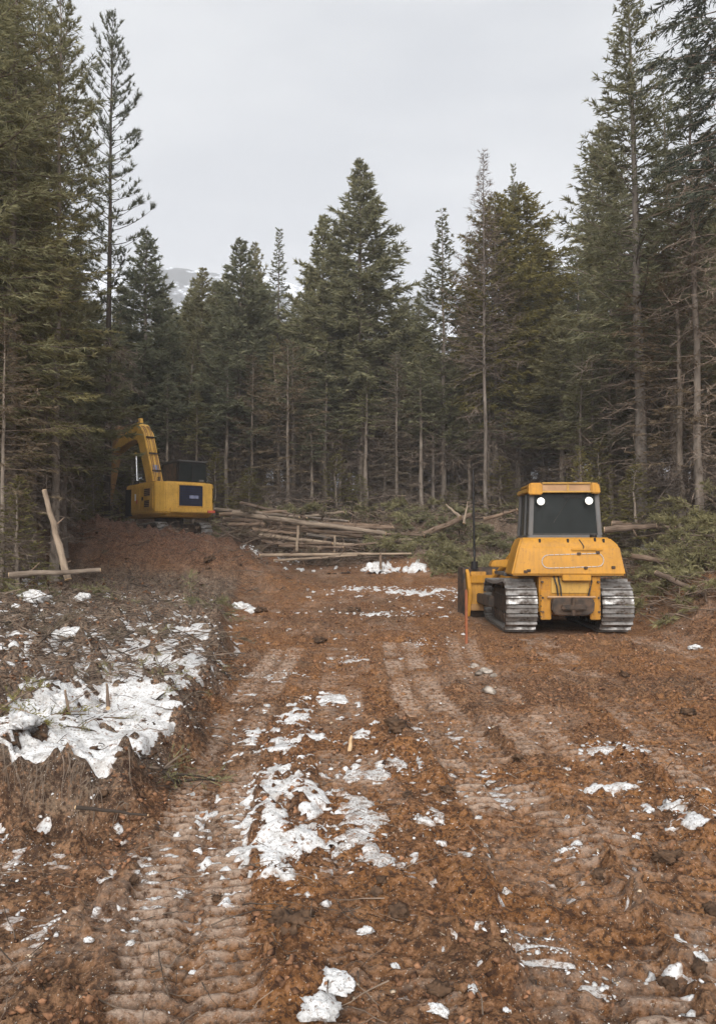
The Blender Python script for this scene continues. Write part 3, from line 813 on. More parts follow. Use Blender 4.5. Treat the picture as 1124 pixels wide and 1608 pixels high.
# ------------------------------------------------------------------ fine litter: crumbs of soil, chips, twigs (uncountable)
def merged(name, mesh_list, pos, rot, scl, mat, tone=False):
    """bake many small copies into one mesh"""
    VV, FF, TT = [], [], []; base = 0
    bl_ = []
    for me in mesh_list:
        bm = bmesh.new(); bm.from_mesh(me); bmesh.ops.triangulate(bm, faces=bm.faces[:])
        bl_.append((np.array([v.co[:] for v in bm.verts]), np.array([[v.index for v in f.verts] for f in bm.faces]))); bm.free()
    n = len(pos); k = len(bl_)
    for j in range(k):
        sel = np.arange(j, n, k)
        V, Fc = bl_[j]
        a, b_, c = rot[sel, 0], rot[sel, 1], rot[sel, 2]
        ca, sa, cb, sb, cc, sn = np.cos(a), np.sin(a), np.cos(b_), np.sin(b_), np.cos(c), np.sin(c)
        Rm = np.empty((len(sel), 3, 3))
        Rm[:, 0, 0] = cc * cb; Rm[:, 0, 1] = cc * sb * sa - sn * ca; Rm[:, 0, 2] = cc * sb * ca + sn * sa
        Rm[:, 1, 0] = sn * cb; Rm[:, 1, 1] = sn * sb * sa + cc * ca; Rm[:, 1, 2] = sn * sb * ca - cc * sa
        Rm[:, 2, 0] = -sb; Rm[:, 2, 1] = cb * sa; Rm[:, 2, 2] = cb * ca
        P_ = np.einsum('nij,vj,nj->nvi', Rm, V, np.ones((len(sel), 3))) if scl.ndim == 1 else np.einsum('nij,nvj->nvi', Rm, V[None] * scl[sel][:, None, :])
        if scl.ndim == 1: P_ = P_ * scl[sel][:, None, None]
        P_ = P_ + pos[sel][:, None, :]
        VV.append(P_.reshape(-1, 3))
        FF.append((Fc[None] + (np.arange(len(sel)) * len(V))[:, None, None]).reshape(-1, 3) + base)
        base += len(sel) * len(V)
    me = np_mesh(name, np.concatenate(VV), np.concatenate(FF), mat, True)
    return me

def shard(seed, mat=None):
    bm = bmesh.new(); bmesh.ops.create_icosphere(bm, subdivisions=1, radius=1.0)
    q = random.Random(seed)
    for v in bm.verts: v.co *= q.uniform(.6, 1.25); v.co.z *= .75
    me = bpy.data.meshes.new('crumb'); bm.to_mesh(me); bm.free()
    return me
rs = np.random.RandomState(7)
def scatter(n, y0, y1, xw=0.5, xpad=1.2, power=1.6):
    y = y0 * (y1 / y0) ** (rs.rand(n) ** (1.0 / power) if power != 1 else rs.rand(n))
    x = (rs.rand(n) * 2 - 1) * (xw * y + xpad)
    return x, y
gp = np.concatenate([g_[0] for g_ in GRAINS]); gr_ = np.concatenate([g_[1] for g_ in GRAINS]); gs_ = np.concatenate([g_[2] for g_ in GRAINS])
tag(link('snow_crumbs', merged('snow_crumbs', [shard(50 + k) for k in range(5)], gp, gr_, gs_, M['snow_grain'])), 'crumbled snow grains fringing the melting patches', 'snow', kind='stuff')
crumbs = [shard(k) for k in range(5)]
def octa(seed):
    q = random.Random(seed)
    v = [Vector(d) * q.uniform(.7, 1.3) + Vector((q.uniform(-.2, .2), q.uniform(-.2, .2), 0)) for d in ((1, 0, 0), (0, 1, 0), (-1, 0, 0), (0, -1, 0), (0, 0, .8), (0, 0, -.8))]
    me = bpy.data.meshes.new('crumb')
    me.from_pydata(v, [], [(0, 1, 4), (1, 2, 4), (2, 3, 4), (3, 0, 4), (1, 0, 5), (2, 1, 5), (3, 2, 5), (0, 3, 5)])
    return me
octas = [octa(k) for k in range(6)]
def crumb_field(name, label, n, y0, y1, s0, s1, mat, cond=None, seed=1, zoff=.2, flat=None, xpad=1.2, src=None, grow=.06):
    y = y0 * (y1 / y0) ** rs.rand(n); x = (rs.rand(n) * 2 - 1) * (.5 * y + xpad)
    H_, du, rb, md, s, sr = terrain(x, y)
    k = cond(x, y, du, md, s, sr) if cond else np.ones(n, bool)
    k &= ~((np.abs(x - 4.15) < 1.5) & (y > 15) & (y < 19.6))
    x, y, H_ = x[k], y[k], H_[k]
    n = len(x)
    sz = s0 * (s1 / s0) ** (rs.rand(n) ** 2.2) * (0.7 + grow * y)
    scl = np.stack([sz * (.7 + .7 * rs.rand(n)), sz * (.7 + .6 * rs.rand(n)), sz * ((.5 + .5 * rs.rand(n)) if flat is None else flat)], -1)
    rot = (rs.rand(n, 3) - .5) * np.array([1.2, 1.2, 12.6])
    pos = np.stack([x, y, H_ + sz * zoff], -1)
    o = link(name, merged(name, src or crumbs, pos, rot, scl, mat))
    tag(o, label, 'litter', kind='stuff')
M['crumb'] = simple('soil_crumbs', (0.032, 0.016, 0.010), (0.320, 0.165, 0.090), 16, 0.95, bmp=.6, bscale=70, spec=.2, detail=3, lo=.36, hi=.66)
M['chip'] = simple('wood_chips', (0.20, 0.135, 0.085), (0.50, 0.40, 0.29), 5, 0.9)
M['grit'] = simple('pale_snow_grit', (0.45, 0.42, 0.40), (0.82, 0.82, 0.82), 5, 0.8)
crumb_field('soil_crumbs', 'crumbled brown soil strewn over the whole road', 52000, 2.0, 22, .004, .030, M['crumb'],
            lambda x, y, du, md, s, sr: (fbm(x * 1.6, y * 1.6, 71, 3) + .12 * rs.rand(len(x)) > .50) & (rs.rand(len(x)) > .93 * ribbon_field(x, y)[2]), src=octas)
crumb_field('bank_crumbs', 'dark broken soil and duff lumps covering the left bank and mound', 5000, 4.5, 34, .008, .045, M['clod'],
            lambda x, y, du, md, s, sr: (du > .3) | (md > .2) | (sr > 0))
crumb_field('wood_chips', 'pale splinters and bark chips scattered over soil', 3800, 2.0, 34, .004, .016, M['chip'], None, 3, .3, .003)
crumb_field('snow_grit', 'white specks of snow scattered over soil', 1300, 2.0, 30, .003, .011, M['grit'],
            lambda x, y, du, md, s, sr: fbm(x * .9, y * .9, 73, 3) > .46)

# ------------------------------------------------------------------ conifers
UPZ = np.array([0, 0, 1.0])
def unit(a):
    return a / np.maximum(np.linalg.norm(a, axis=-1, keepdims=True), 1e-9)

def tubes_np(P_, rad, n=3):
    """P_ (m,k,3) polylines, rad (m,k) -> verts, quad faces"""
    m, k, _ = P_.shape
    t = np.empty_like(P_); t[:, 1:-1] = P_[:, 2:] - P_[:, :-2]; t[:, 0] = P_[:, 1] - P_[:, 0]; t[:, -1] = P_[:, -1] - P_[:, -2]
    t = unit(t)
    ref = np.where(np.abs(t[..., 2:3]) < .9, np.array([0, 0, 1.0]), np.array([1.0, 0, 0]))
    a = unit(np.cross(t, ref)); b = np.cross(t, a)
    w = 2 * np.pi * np.arange(n) / n
    V = P_[:, :, None, :] + (a[:, :, None, :] * np.cos(w)[:, None] + b[:, :, None, :] * np.sin(w)[:, None]) * rad[:, :, None, None]
    i = np.arange(m * k * n).reshape(m, k, n)
    j = np.roll(i, -1, axis=2)
    F = np.stack([i[:, :-1], j[:, :-1], j[:, 1:], i[:, 1:]], -1).reshape(-1, 4)
    return V.reshape(-1, 3), F

def blades(base, dirv, ln, wd, rng, tone):
    """slim pointed needle sprays, one kite-shaped triangle each"""
    n = len(base)
    side = unit(np.cross(dirv, rng.normal(size=(n, 3))))
    a = base + side * (wd * .5)[:, None]; b = base - side * (wd * .5)[:, None]
    c = base + dirv * ln[:, None]
    V = np.stack([a, b, c], 1).reshape(-1, 3)
    return V, np.arange(3 * n).reshape(-1, 3), tone

def conifer(seed, H=18., cb=.4, Rad=2., nb=150, prof='cone', el=(-.25, .9), curl=.1, bd=9., bl=.2, bw=.03, bpm=14., tr=.16,
            dead=60, dlen=1.1, tuft=False, mat='needle', bmat='bark', lean=.0, gap=0.0, wob=.08, thin_low=0.3, droop=-.12):
    rng = np.random.RandomState(seed)
    # trunk
    k = 16
    tz = np.linspace(0, 1, k)
    wx = np.cumsum(rng.normal(size=k)) * wob * .25; wy = np.cumsum(rng.normal(size=k)) * wob * .25
    wx -= wx[0]; wy -= wy[0]
    wx = wx + lean * tz * tz
    TP = np.stack([wx, wy, tz * H - .25 * (tz == 0)], -1)
    trad = tr * ((1 - tz) ** .85 * .96 + .04) * (1 + .35 * np.exp(-tz * H / .5))
    Vt, Ft = tubes_np(TP[None], trad[None], 9)
    def on_trunk(t):
        return np.stack([np.interp(t, tz, wx), np.interp(t, tz, wy), t * H], -1)
    # live branches
    u = np.sort(np.clip((np.arange(nb) + rng.rand(nb)) / nb, 0, 1)) ** .92
    t = cb + (.995 - cb) * u
    az = np.arange(nb) * 2.399 + rng.rand(nb) * 1.1
    if prof == 'cone': pr = (1 - u) ** .85 * (0.55 + .45 * sstep(0, .12, u)) + .035
    elif prof == 'column': pr = np.minimum(1, (1 - u) * 2.2) ** .7 * (0.6 + .4 * sstep(0, .1, u)) + .03
    elif prof == 'spire': pr = (1 - u) ** 1.3 * .9 + .06
    elif prof == 'pine': pr = np.sqrt(np.clip(1 - (u * 1.35 - .35) ** 2, .02, 1)) * (.35 + .65 * sstep(0, .3, u)) * (1 - .25 * u)
    else: pr = np.ones(nb)
    Lb = Rad * pr * (0.62 + .5 * rng.rand(nb)) * (1 - .35 * (rng.rand(nb) < .18))
    keep = rng.rand(nb) > gap * (1 + .5 * np.sin(u * 22 + seed))
    eld = el[0] + (el[1] - el[0]) * u ** 1.3 + rng.normal(size=nb) * .10
    ks = 6
    s = np.linspace(0, 1, ks)
    dh = np.stack([np.cos(az), np.sin(az), np.zeros(nb)], -1)
    B0 = on_trunk(t)
    cu = curl * (.6 + .8 * rng.rand(nb))
    bend = rng.normal(size=nb) * .12
    perp = np.stack([-dh[:, 1], dh[:, 0], dh[:, 2]], -1)
    PB = B0[:, None, :] + (Lb * np.cos(eld))[:, None, None] * s[None, :, None] * dh[:, None, :] \
        + ((Lb)[:, None] * (s[None] * np.sin(eld)[:, None] + cu[:, None] * s[None] ** 2))[:, :, None] * UPZ \
        + (bend * Lb)[:, None, None] * (s ** 2)[None, :, None] * perp[:, None, :]
    PB, Lb, u, eld = PB[keep], Lb[keep], u[keep], eld[keep]
    nb = len(PB)
    rb0 = .008 + .009 * Lb
    Vb, Fb = tubes_np(PB, rb0[:, None] * (1 - .8 * s)[None], 3)
    # branchlets
    nbl = (Lb * bd + 4).astype(int)
    bi = np.repeat(np.arange(nb), nbl)
    N = len(bi)
    ss = (0.12 + .88 * rng.rand(N) ** (.75 if not tuft else .5))
    fi = np.minimum((ss * (ks - 1)).astype(int), ks - 2); fr = ss * (ks - 1) - fi
    p0 = PB[bi, fi] * (1 - fr)[:, None] + PB[bi, fi + 1] * fr[:, None]
    ax = unit(PB[bi, fi + 1] - PB[bi, fi])
    sd = unit(np.cross(ax, UPZ)) * np.where(rng.rand(N) < .5, 1, -1)[:, None]
    ang = .45 + .6 * rng.rand(N)
    if tuft:
        dv = unit(ax * np.cos(ang)[:, None] + sd * np.sin(ang)[:, None] * .8 + UPZ * (.25 + .5 * rng.rand(N))[:, None])
        ll = (.10 + .22 * rng.rand(N))
    else:
        dv = unit(ax * np.cos(ang)[:, None] + sd * np.sin(ang)[:, None] + UPZ * (droop + .22 * rng.normal(size=N))[:, None])
        ll = np.minimum(.10 + .42 * Lb[bi] * (1.02 - ss), .75) * (.5 + .6 * rng.rand(N))
    live = rng.rand(N) > thin_low * (1 - u[bi]) ** 2
    live &= rng.rand(N) < (.35 + .9 * ss) if tuft else live
    p0, dv, ll, bi, ss = p0[live], dv[live], ll[live], bi[live], ss[live]
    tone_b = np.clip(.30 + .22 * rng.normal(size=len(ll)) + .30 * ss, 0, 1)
    nbd = np.maximum((ll * bpm + 3).astype(int), 3) if not tuft else np.full(len(ll), int(bpm))
    ci = np.repeat(np.arange(len(ll)), nbd)
    n = len(ci)
    uu = rng.rand(n) if not tuft else .35 + .65 * rng.rand(n)
    base = p0[ci] + dv[ci] * (ll[ci] * uu)[:, None]
    base[:, 2] -= (ll[ci] * uu) ** 2 * .18 * (0 if tuft else 1)
    rnd = unit(rng.normal(size=(n, 3)))
    if tuft: bdv = unit(dv[ci] * .75 + rnd * .75 + UPZ * .25)
    else: bdv = unit(dv[ci] * .95 + rnd * np.array([.75, .75, .45]))
    bll = bl * (.55 + .7 * rng.rand(n)) * np.clip(.50 + .45 * Lb[bi[ci]], .5, 1.1); bww = bw * (.6 + .8 * rng.rand(n))
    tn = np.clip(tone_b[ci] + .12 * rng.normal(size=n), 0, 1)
    Vf, Ff, tn = blades(base, bdv, bll, bww, rng, tn)
    # dead lower twigs
    dd = None
    if dead:
        t2 = .06 + (cb * 1.15 - .06) * rng.rand(dead) ** .8
        a2 = rng.rand(dead) * 6.283
        l2 = dlen * (.35 + .75 * rng.rand(dead)) * (.6 + .6 * t2 / max(cb, .2))
        d2 = np.stack([np.cos(a2), np.sin(a2), rng.normal(size=dead) * .22 - .12], -1)
        s4 = np.linspace(0, 1, 4)
        P2 = on_trunk(t2)[:, None, :] + d2[:, None, :] * (l2[:, None] * s4[None])[:, :, None] - (UPZ * .22) * ((s4 ** 2)[None, :] * l2[:, None])[:, :, None]
        V2, F2 = tubes_np(P2, (.009 + .004 * l2)[:, None] * (1 - .75 * s4)[None], 3)
        q = np.repeat(np.arange(dead), 13); nq = len(q)
        su = .25 + .75 * rng.rand(nq); fi = np.minimum((su * 3).astype(int), 2); fr = su * 3 - fi
        b3 = P2[q, fi] * (1 - fr)[:, None] + P2[q, fi + 1] * fr[:, None]
        d3 = unit(unit(P2[q, 3] - P2[q, 0]) * .6 + rng.normal(size=(nq, 3)) * .6)
        V3, F3, _ = blades(b3, d3, l2[q] * (.15 + .35 * rng.rand(nq)), .014 + .016 * rng.rand(nq), rng, None)
        dd = (V2, F2, V3, F3)
    mats = dict(trunk=np_mesh('trunk', Vt, Ft, M[bmat], True), branches=np_mesh('branches', Vb, Fb, M['twig' if bmat != 'bark_dark' else 'bark_dark'], True))
    if bl > 0 and len(Ff):
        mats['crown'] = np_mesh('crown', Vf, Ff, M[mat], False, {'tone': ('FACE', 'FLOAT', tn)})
    if dd:
        F2t = np.concatenate([dd[1][:, [0, 1, 2]], dd[1][:, [0, 2, 3]]])
        mats['dead_branches'] = np_mesh('dead_branches', np.concatenate([dd[0], dd[2]]), np.concatenate([F2t, dd[3] + len(dd[0])]), M['twig'], False)
    return dict(m=mats, H=H, n=len(Ff))

PT = {
    'fir':     conifer(301, 19, .36, 3.5, 260, 'cone', (-.30, .85), .20, 13, .24, .062, 18, .21, 70, 1.2),
    'spruce':  conifer(302, 15, .24, 3.3, 230, 'cone', (-.32, .80), .20, 13, .23, .062, 17, .15, 80, 1.4),
    'spruce2': conifer(303, 16, .28, 3.0, 220, 'cone', (-.30, .85), .22, 13, .23, .060, 17, .15, 80, 1.3, mat='needle_olive', gap=.08),
    'spire':   conifer(304, 16, .30, 2.5, 180, 'spire', (-.2, .55), .28, 13, .20, .046, 17, .12, 90, 1.3, gap=.15, mat='needle'),
    'gnarly':  conifer(305, 17, .22, 3.6, 190, 'spire', (-.12, .35), .38, 13, .22, .054, 18, .13, 90, 1.5, gap=.12, mat='needle_olive'),
    'cedar':   conifer(306, 18, .30, 2.7, 260, 'column', (-.45, .75), .12, 11, .20, .058, 16, .18, 100, 1.5, mat='needle_cedar', droop=-.3),
    'pine':    conifer(307, 21, .34, 1.9, 135, 'pine', (-.02, .95), .28, 10, .17, .026, 15, .15, 130, 1.3, tuft=True, mat='needle_blue', bmat='bark_dark', gap=.06, wob=.05),
    'pine2':   conifer(308, 20, .25, 1.8, 180, 'pine', (-.10, .90), .25, 11, .16, .026, 15, .14, 110, 1.2, tuft=True, mat='needle_olive', bmat='bark', gap=.05),
    'larch':   conifer(309, 20, .42, 2.6, 150, 'spire', (.15, .75), .25, 7.0, 0.32, .024, 4, .10, 110, 1.4, bmat='bark', mat='twig'),
    'near':    conifer(310, 21, .19, 3.2, 270, 'cone', (-.40, .70), .14, 10, .17, .034, 17, .19, 60, 1.5, mat='needle_olive', thin_low=.15),
    'near2':   conifer(311, 21, .24, 2.7, 240, 'column', (-.42, .70), .18, 10, .17, .034, 16, .18, 80, 1.5, mat='needle', thin_low=.2),
    'bigfir':  conifer(312, 23, .30, 3.7, 270, 'cone', (-.30, .85), .24, 9.5, .21, .050, 16, .22, 130, 1.7, mat='needle', gap=.12, bmat='bark_pale', lean=.25),
    'dark':    conifer(313, 27, .42, 2.7, 230, 'column', (-.45, .5), -.05, 9.5, .21, .046, 15, .20, 170, 1.7, mat='needle_blue', gap=.10, bmat='bark_pale', droop=-.3),
    'pole':    conifer(314, 14, .56, 1.6, 85, 'cone', (-.3, .7), .1, 12, .20, .052, 15, .14, 100, 1.2, mat='needle'),
    'pole2':   conifer(315, 15, .50, 1.8, 95, 'cone', (-.3, .7), .1, 12, .20, .052, 15, .15, 120, 1.3, mat='needle_olive', lean=.5),
    'brown':   conifer(316, 13, .20, 1.8, 130, 'column', (-.25, .6), .04, 11, .18, .034, 12, .11, 140, 1.5, mat='needle_brown', gap=.1),
    'young':   conifer(317, 4.2, .05, 1.1, 90, 'cone', (-.2, .8), .1, 12, .13, .030, 16, .05, 0, mat='needle_cedar'),
}
print('TREE TRIS', {k: v['n'] for k, v in PT.items()}, sum(v['n'] for v in PT.values()))
_T0 = 0
rt = random.Random(77)
def tree(kind, px, depth, top, label, group=None, width=1.0, base_z=None, rz=None, cat='tree', name=None):
    p = at(px, top, depth)
    gz = Hs(p.x, depth) if base_z is None else base_z
    pt = PT[kind]
    h = max(p.z - gz, 1.0)
    k = h / pt['H']
    root = empty(name or {'pine': 'pine_tree', 'pine2': 'pine_tree', 'larch': 'bare_larch', 'cedar': 'cedar_tree', 'young': 'young_fir', 'brown': 'dead_tree', 'pole': 'slender_tree', 'pole2': 'slender_tree'}.get(kind, 'fir_tree'),
                 (p.x, depth, gz - .08), rt.uniform(0, 6.28) if rz is None else rz)
    w = width * (k ** .5) * (1.2 if 36 < depth < 70 else 1.05)
    root.scale = (w, w, k)
    for nm, me in pt['m'].items():
        if len(me.polygons): link(nm, me, root)
    tag(root, label, cat, group)
    return root

# skyline trees, left to right
tree('pine', 178, 33.2, 22, 'tall lone pine with dark straight trunk and sparse tufts behind the excavator boom', rz=1.0)
tree('spruce', 235, 42, 362, 'dark spruce rising just behind the excavator cab, right of the lone pine')
tree('spruce2', 316, 46, 418, 'lower spruce with pointed top standing in the gap between two taller spruces')
tree('spruce', 374, 43, 374, 'broad spruce with a twin-looking top behind the felled log pile', width=1.05)
tree('spruce2', 403, 46, 380, 'slim spruce crowded against the right side of the broad twin-topped spruce', width=.8)
tree('spire', 437, 45, 358, 'thin open-topped spire tree between two spruce groups', width=.9)
tree('spruce', 506, 43, 335, 'dense dark fir leaning into the left flank of the tallest central fir', width=.95)
tree('fir', 568, 42, 250, 'tallest fir of the middle group with broad conical crown and bare lower trunk', width=1.08)
tree('spruce2', 540, 46, 430, 'shorter fir half hidden behind the two central firs')
tree('brown', 622, 44, 490, 'brownish thin-crowned tree in the dip right of the tallest central fir')
tree('gnarly', 692, 41, 330, 'fir with bare upturned branch ends and ragged top right of the snowy hill gap')
tree('spire', 735, 44, 385, 'thin spire fir tucked behind the leafless larch', width=.7)
tree('larch', 757, 38, 234, 'leafless larch with fine bare twigs above its neighbours', width=1.0)
tree('cedar', 775, 40, 300, 'yellow-green cedar with rounded top touching the leafless larch', width=.85)
tree('spire', 806, 41, 256, 'dark narrow spire poking above the yellow-green cedars', width=.55)
tree('cedar', 815, 41.5, 285, 'broad yellow-green cedar, fullest crown between the larch and the big fir', width=1.05)
tree('cedar', 845, 43, 375, 'shorter yellow-green cedar on the sloping right shoulder of the cedar group', width=.9)
tree('spruce2', 880, 37, 470, 'olive spruce behind the bulldozer cab below the cedar group')
tree('young', 912, 31, 672, 'small bushy young fir just behind the bulldozer roof', width=1.3)
tree('bigfir', 992, 26.5, -45, 'huge open fir with pale mossy trunk right of the bulldozer', rz=2.2, width=1.0)
tree('spire', 955, 31, 390, 'slim fir with thin grey trunk left of the huge open fir', width=1.0)
tree('brown', 1062, 25, 330, 'twiggy brown dead tree between the huge fir and the grey pole trunk', width=1.2)
tree('pole', 1085, 24, 60, 'straight grey pole-trunked tree beside the dark drooping spruce', width=.9)
tree('dark', 1121, 20.5, -330, 'dark drooping spruce with pale flaky trunk above the right bough pile', rz=.7, width=.9)
tree('spire', 1045, 29, 120, 'tall thin fir filling the gap behind the huge open fir', width=1.1)
# left wall of forest
tree('pine2', 100, 19.0, -25, 'pine with thin grey trunk at the outer edge of the left forest wall', rz=.4, width=.85)
tree('near', 34, 18.0, -110, 'massive olive fir forming the dense left forest wall', rz=1.4, width=.95)
tree('near2', -30, 16.5, -160, 'thick fir at the left end of the forest wall', rz=2.0)
tree('near2', 66, 21.5, -60, 'fir with dark inner branches standing behind the leaning white snag', rz=.2, width=.9)
tree('spruce2', 108, 24, 395, 'shorter fir with low spreading boughs behind the edge pine of the left wall', width=1.1)
tree('spruce', 150, 38, 470, 'low bushy spruce between the left forest wall and the lone pine', width=1.0)
tree('pole', 62, 19.5, 250, 'bare thin trunk with dry twigs behind the leaning white snag', width=.8)
tree('pole2', 20, 20, 200, 'dry slanting thin trunk deep in the left forest wall', width=.8)
tree('brown', 12, 15.8, 480, 'brown dry sapling under the left forest wall', width=.8)
tree('young', 30, 15.5, 742, 'low green young fir beside the horizontal log', width=1.2)
# understory
# forest behind, individually placed but alike
placed = []
MARKS = [(-900, 60, 'behind the dense left wall of firs'), (60, 165, 'behind the grey-trunked edge pine'), (165, 215, 'around the foot of the tall lone pine'), (215, 290, 'right behind the excavator'), (290, 350, 'between the excavator and the log pile'),
         (350, 420, 'behind the left end of the felled log pile'), (420, 480, 'behind the middle of the felled log pile'), (480, 540, 'beside the dense dark fir'), (540, 605, 'around the tallest central fir'), (605, 665, 'behind the green brush heap'),
         (665, 725, 'around the ragged fir with upturned ends'), (725, 775, 'beside the leafless larch'), (775, 830, 'among the yellow-green cedars'), (830, 890, 'directly behind the bulldozer cab'), (890, 960, 'between the bulldozer and the huge open fir'),
         (960, 1030, 'around the huge open fir'), (1030, 1100, 'behind the grey pole-trunked tree'), (1100, 3000, 'behind the dark drooping spruce')]
def where(px, d):
    w = next(t for a, b, t in MARKS if a <= px < b)
    return w + (' at the edge' if d < 47 else (' rows deeper' if d < 62 else ' deepest in'))
def fill(n, kinds, pxr, dr, topr, label, group, seed, wr=(.85, 1.1)):
    q = random.Random(seed)
    c = 0; tries = 0
    while c < n and tries < n * 40:
        tries += 1
        d = q.uniform(*dr); px = q.uniform(*pxr)
        p = at(px, 800, d)
        if any((p.x - a) ** 2 + (d - b) ** 2 < 1.1 ** 2 for a, b in placed): continue
        if d < 36 and -9.5 < p.x < -3: continue
        placed.append((p.x, d))
        kd = q.choice(kinds)
        lb_ = label[0 if kd.startswith('pole') else (1 if kd == 'brown' else 2)]
        tree(kd, px, d, q.uniform(*topr), lb_ + ' ' + where(px, d) if '~' not in lb_ else lb_[1:], group[0 if kd.startswith('pole') else (1 if kd == 'brown' else 2)], q.uniform(*wr))
        c += 1
LB = ('thin bare-stemmed tree', 'brown twiggy dead tree', 'full-crowned fir')
GB = ('bare-stemmed forest trees', 'dead forest trees', 'full-crowned forest trees')
fill(64, ['pole', 'pole2', 'pole', 'brown'], (190, 900), (39, 47), (520, 640), LB, GB, 21, (.8, 1.1))
fill(46, ['spruce', 'spruce2', 'spruce2', 'spruce', 'gnarly'], (150, 930), (46, 58), (430, 540), LB, GB, 22)
fill(34, ['spruce', 'spruce2', 'pole'], (100, 980), (62, 85), (490, 570), LB, GB, 23, (1.1, 1.5))
fill(30, ['pole', 'pole2', 'spruce', 'spruce2'], (880, 1200), (28, 45), (330, 560), LB, GB, 24, (.8, 1.1))
fill(16, ['spruce', 'spruce2', 'spire'], (930, 1300), (34, 60), (180, 420), LB, GB, 25, (1.0, 1.4))
fill(26, ['pole', 'pole2', 'brown', 'spruce2', 'spruce'], (-160, 130), (24, 44), (330, 560), LB, GB, 26, (.8, 1.2))
fill(14, ['near2', 'spruce', 'near'], (-260, 60), (22, 40), (-60, 200), LB, GB, 27, (.9, 1.1))
fill(10, ['near', 'near2', 'bigfir'], (-900, -140), (11, 20), (-300, -100), ('', '', '~fir standing past the end of the left forest wall'), ('', '', 'firs past the left wall'), 28, (.9, 1.1))
fill(12, ['near', 'near2', 'bigfir', 'spruce'], (1240, 1800), (18, 34), (-300, 100), ('', '', '~fir standing past the dark drooping spruce'), ('', '', 'firs beyond the right slash'), 29, (.9, 1.2))
LU = ('', '', 'small shade-grown fir sapling')
GU = ('', '', 'understory saplings')
fill(46, ['young'], (180, 960), (38.5, 50), (700, 775), LU, GU, 30, (1.3, 2.0))
fill(14, ['young'], (880, 1180), (24, 36), (690, 770), LU, GU, 31, (1.1, 1.6))
fill(14, ['young'], (-80, 190), (20, 38), (690, 770), LU, GU, 32, (1.1, 1.6))
fill(34, ['spruce', 'spruce2'], (60, 1060), (72, 100), (520, 590), LB, GB, 33, (1.4, 1.9))
fill(14, ['spruce', 'spruce2'], (40, 215), (40, 62), (470, 600), LB, GB, 34, (1.1, 1.5))
fill(10, ['young'], (60, 215), (36, 48), (690, 770), LU, GU, 35, (1.4, 2.0))

# ------------------------------------------------------------------ felled logs
def log(a, b, r0, r1, label, mat='log', group=None, name='log', knots=5, seed=0, cat='log', snow=False):
    a, b = Vector(a), Vector(b)
    q = random.Random(seed or int((a.x * 97 + b.z * 31) * 100))
    ln = (b - a).length
    rot = (b - a).to_track_quat('Z', 'Y')
    root = empty(name, a)
    root.rotation_mode = 'QUATERNION'; root.rotation_quaternion = rot
    n = 9
    mb = MB()
    pts = [(q.uniform(-.25, .25) * r0 * (0 < i < n - 1), q.uniform(-.25, .25) * r0 * (0 < i < n - 1), ln * i / (n - 1)) for i in range(n)]
    rad = [(r0 + (r1 - r0) * i / (n - 1)) * q.uniform(.93, 1.07) for i in range(n)]
    mb.tube(pts, rad, 10, caps=False)
    mb.build('bark', M[mat], root, smooth=True)
    MB().tube([(0, 0, -.006), (0, 0, .004)], r0 * .97, 10).build('cut_end', M['cut_wood'], root)
    MB().tube([(0, 0, ln - .004), (0, 0, ln + .006)], r1 * .97, 10).build('cut_end', M['cut_wood'], root)
    for k in range(knots):
        z = q.uniform(.15, .95) * ln; w = q.uniform(0, 6.28); s = q.uniform(.08, .4)
        rr = r0 + (r1 - r0) * z / ln
        p0 = Vector((math.cos(w), math.sin(w), 0)) * rr * .8 + Vector((0, 0, z))
        p1 = p0 + Vector((math.cos(w), math.sin(w), q.uniform(.2, .8))) * s
        MB().tube([p0, p1], [.018, .008], 5).build('branch_stub', M['log'], root, smooth=True)
    return tag(root, label, cat, group)

LOGS = [  # px0, py0, d0, px1, py1, d1, r0, r1, label, mat
    (338, 800, 33.5, 470, 812, 31.5, .11, .07, 'grey log topmost of the pile, running out from behind the excavator', 'log_pale'),
    (378, 790, 34.5, 482, 813, 33.0, .10, .07, 'thin log slanting down from the highest end of the pile', 'log'),
    (366, 806, 32.0, 606, 838, 30.0, .15, .10, 'longest log slanting across the front of the pile', 'log_pale'),
    (352, 816, 33.0, 590, 832, 31.5, .13, .09, 'brown log lying just beneath the longest slanting log', 'log'),
    (525, 822, 33.0, 616, 828, 32.0, .12, .10, 'short dark log end at the right tip of the pile', 'log'),
    (408, 841, 30.2, 566, 857, 29.2, .10, .07, 'slim pale log below the longest slanting log with stakes against it', 'log_pale'),
    (412, 850, 29.8, 482, 860, 29.2, .08, .07, 'short thin log under the slim pale log', 'log'),
    (408, 872, 27.6, 645, 869, 28.4, .08, .05, 'long low log lying on the ground before the pile', 'log_pale'),
    (480, 811, 34.2, 540, 804, 34.0, .09, .08, 'short log piece on the upper back of the pile', 'log_pale'),
    (360, 824, 31.2, 415, 823, 31.0, .10, .09, 'stubby log beside the right corner of the excavator', 'log'),
    (398, 832, 31.0, 470, 838, 30.6, .09, .07, 'brown log half buried in the middle of the pile', 'log'),
    (440, 826, 31.6, 600, 846, 30.4, .10, .07, 'dark log wedged beneath the longest slanting log', 'log'),
    (500, 862, 28.8, 600, 852, 29.4, .07, .05, 'crooked thin log crossing the low log', 'log'),
    (430, 880, 27.2, 560, 872, 27.6, .06, .04, 'thin pole on the snow-specked ground before the pile', 'log_pale'),
    (345, 808, 32.4, 450, 803, 33.6, .10, .08, 'weathered log bridging the back of the pile', 'log'),
]
for i, (a, b, c, d, e, f, r0, r1, lb, mt) in enumerate(LOGS):
    log(at(a, b, c), at(d, e, f), r0 * .78, r1 * .72, lb, mt, 'logs of the felled pile', seed=400 + i)
rq = random.Random(91)
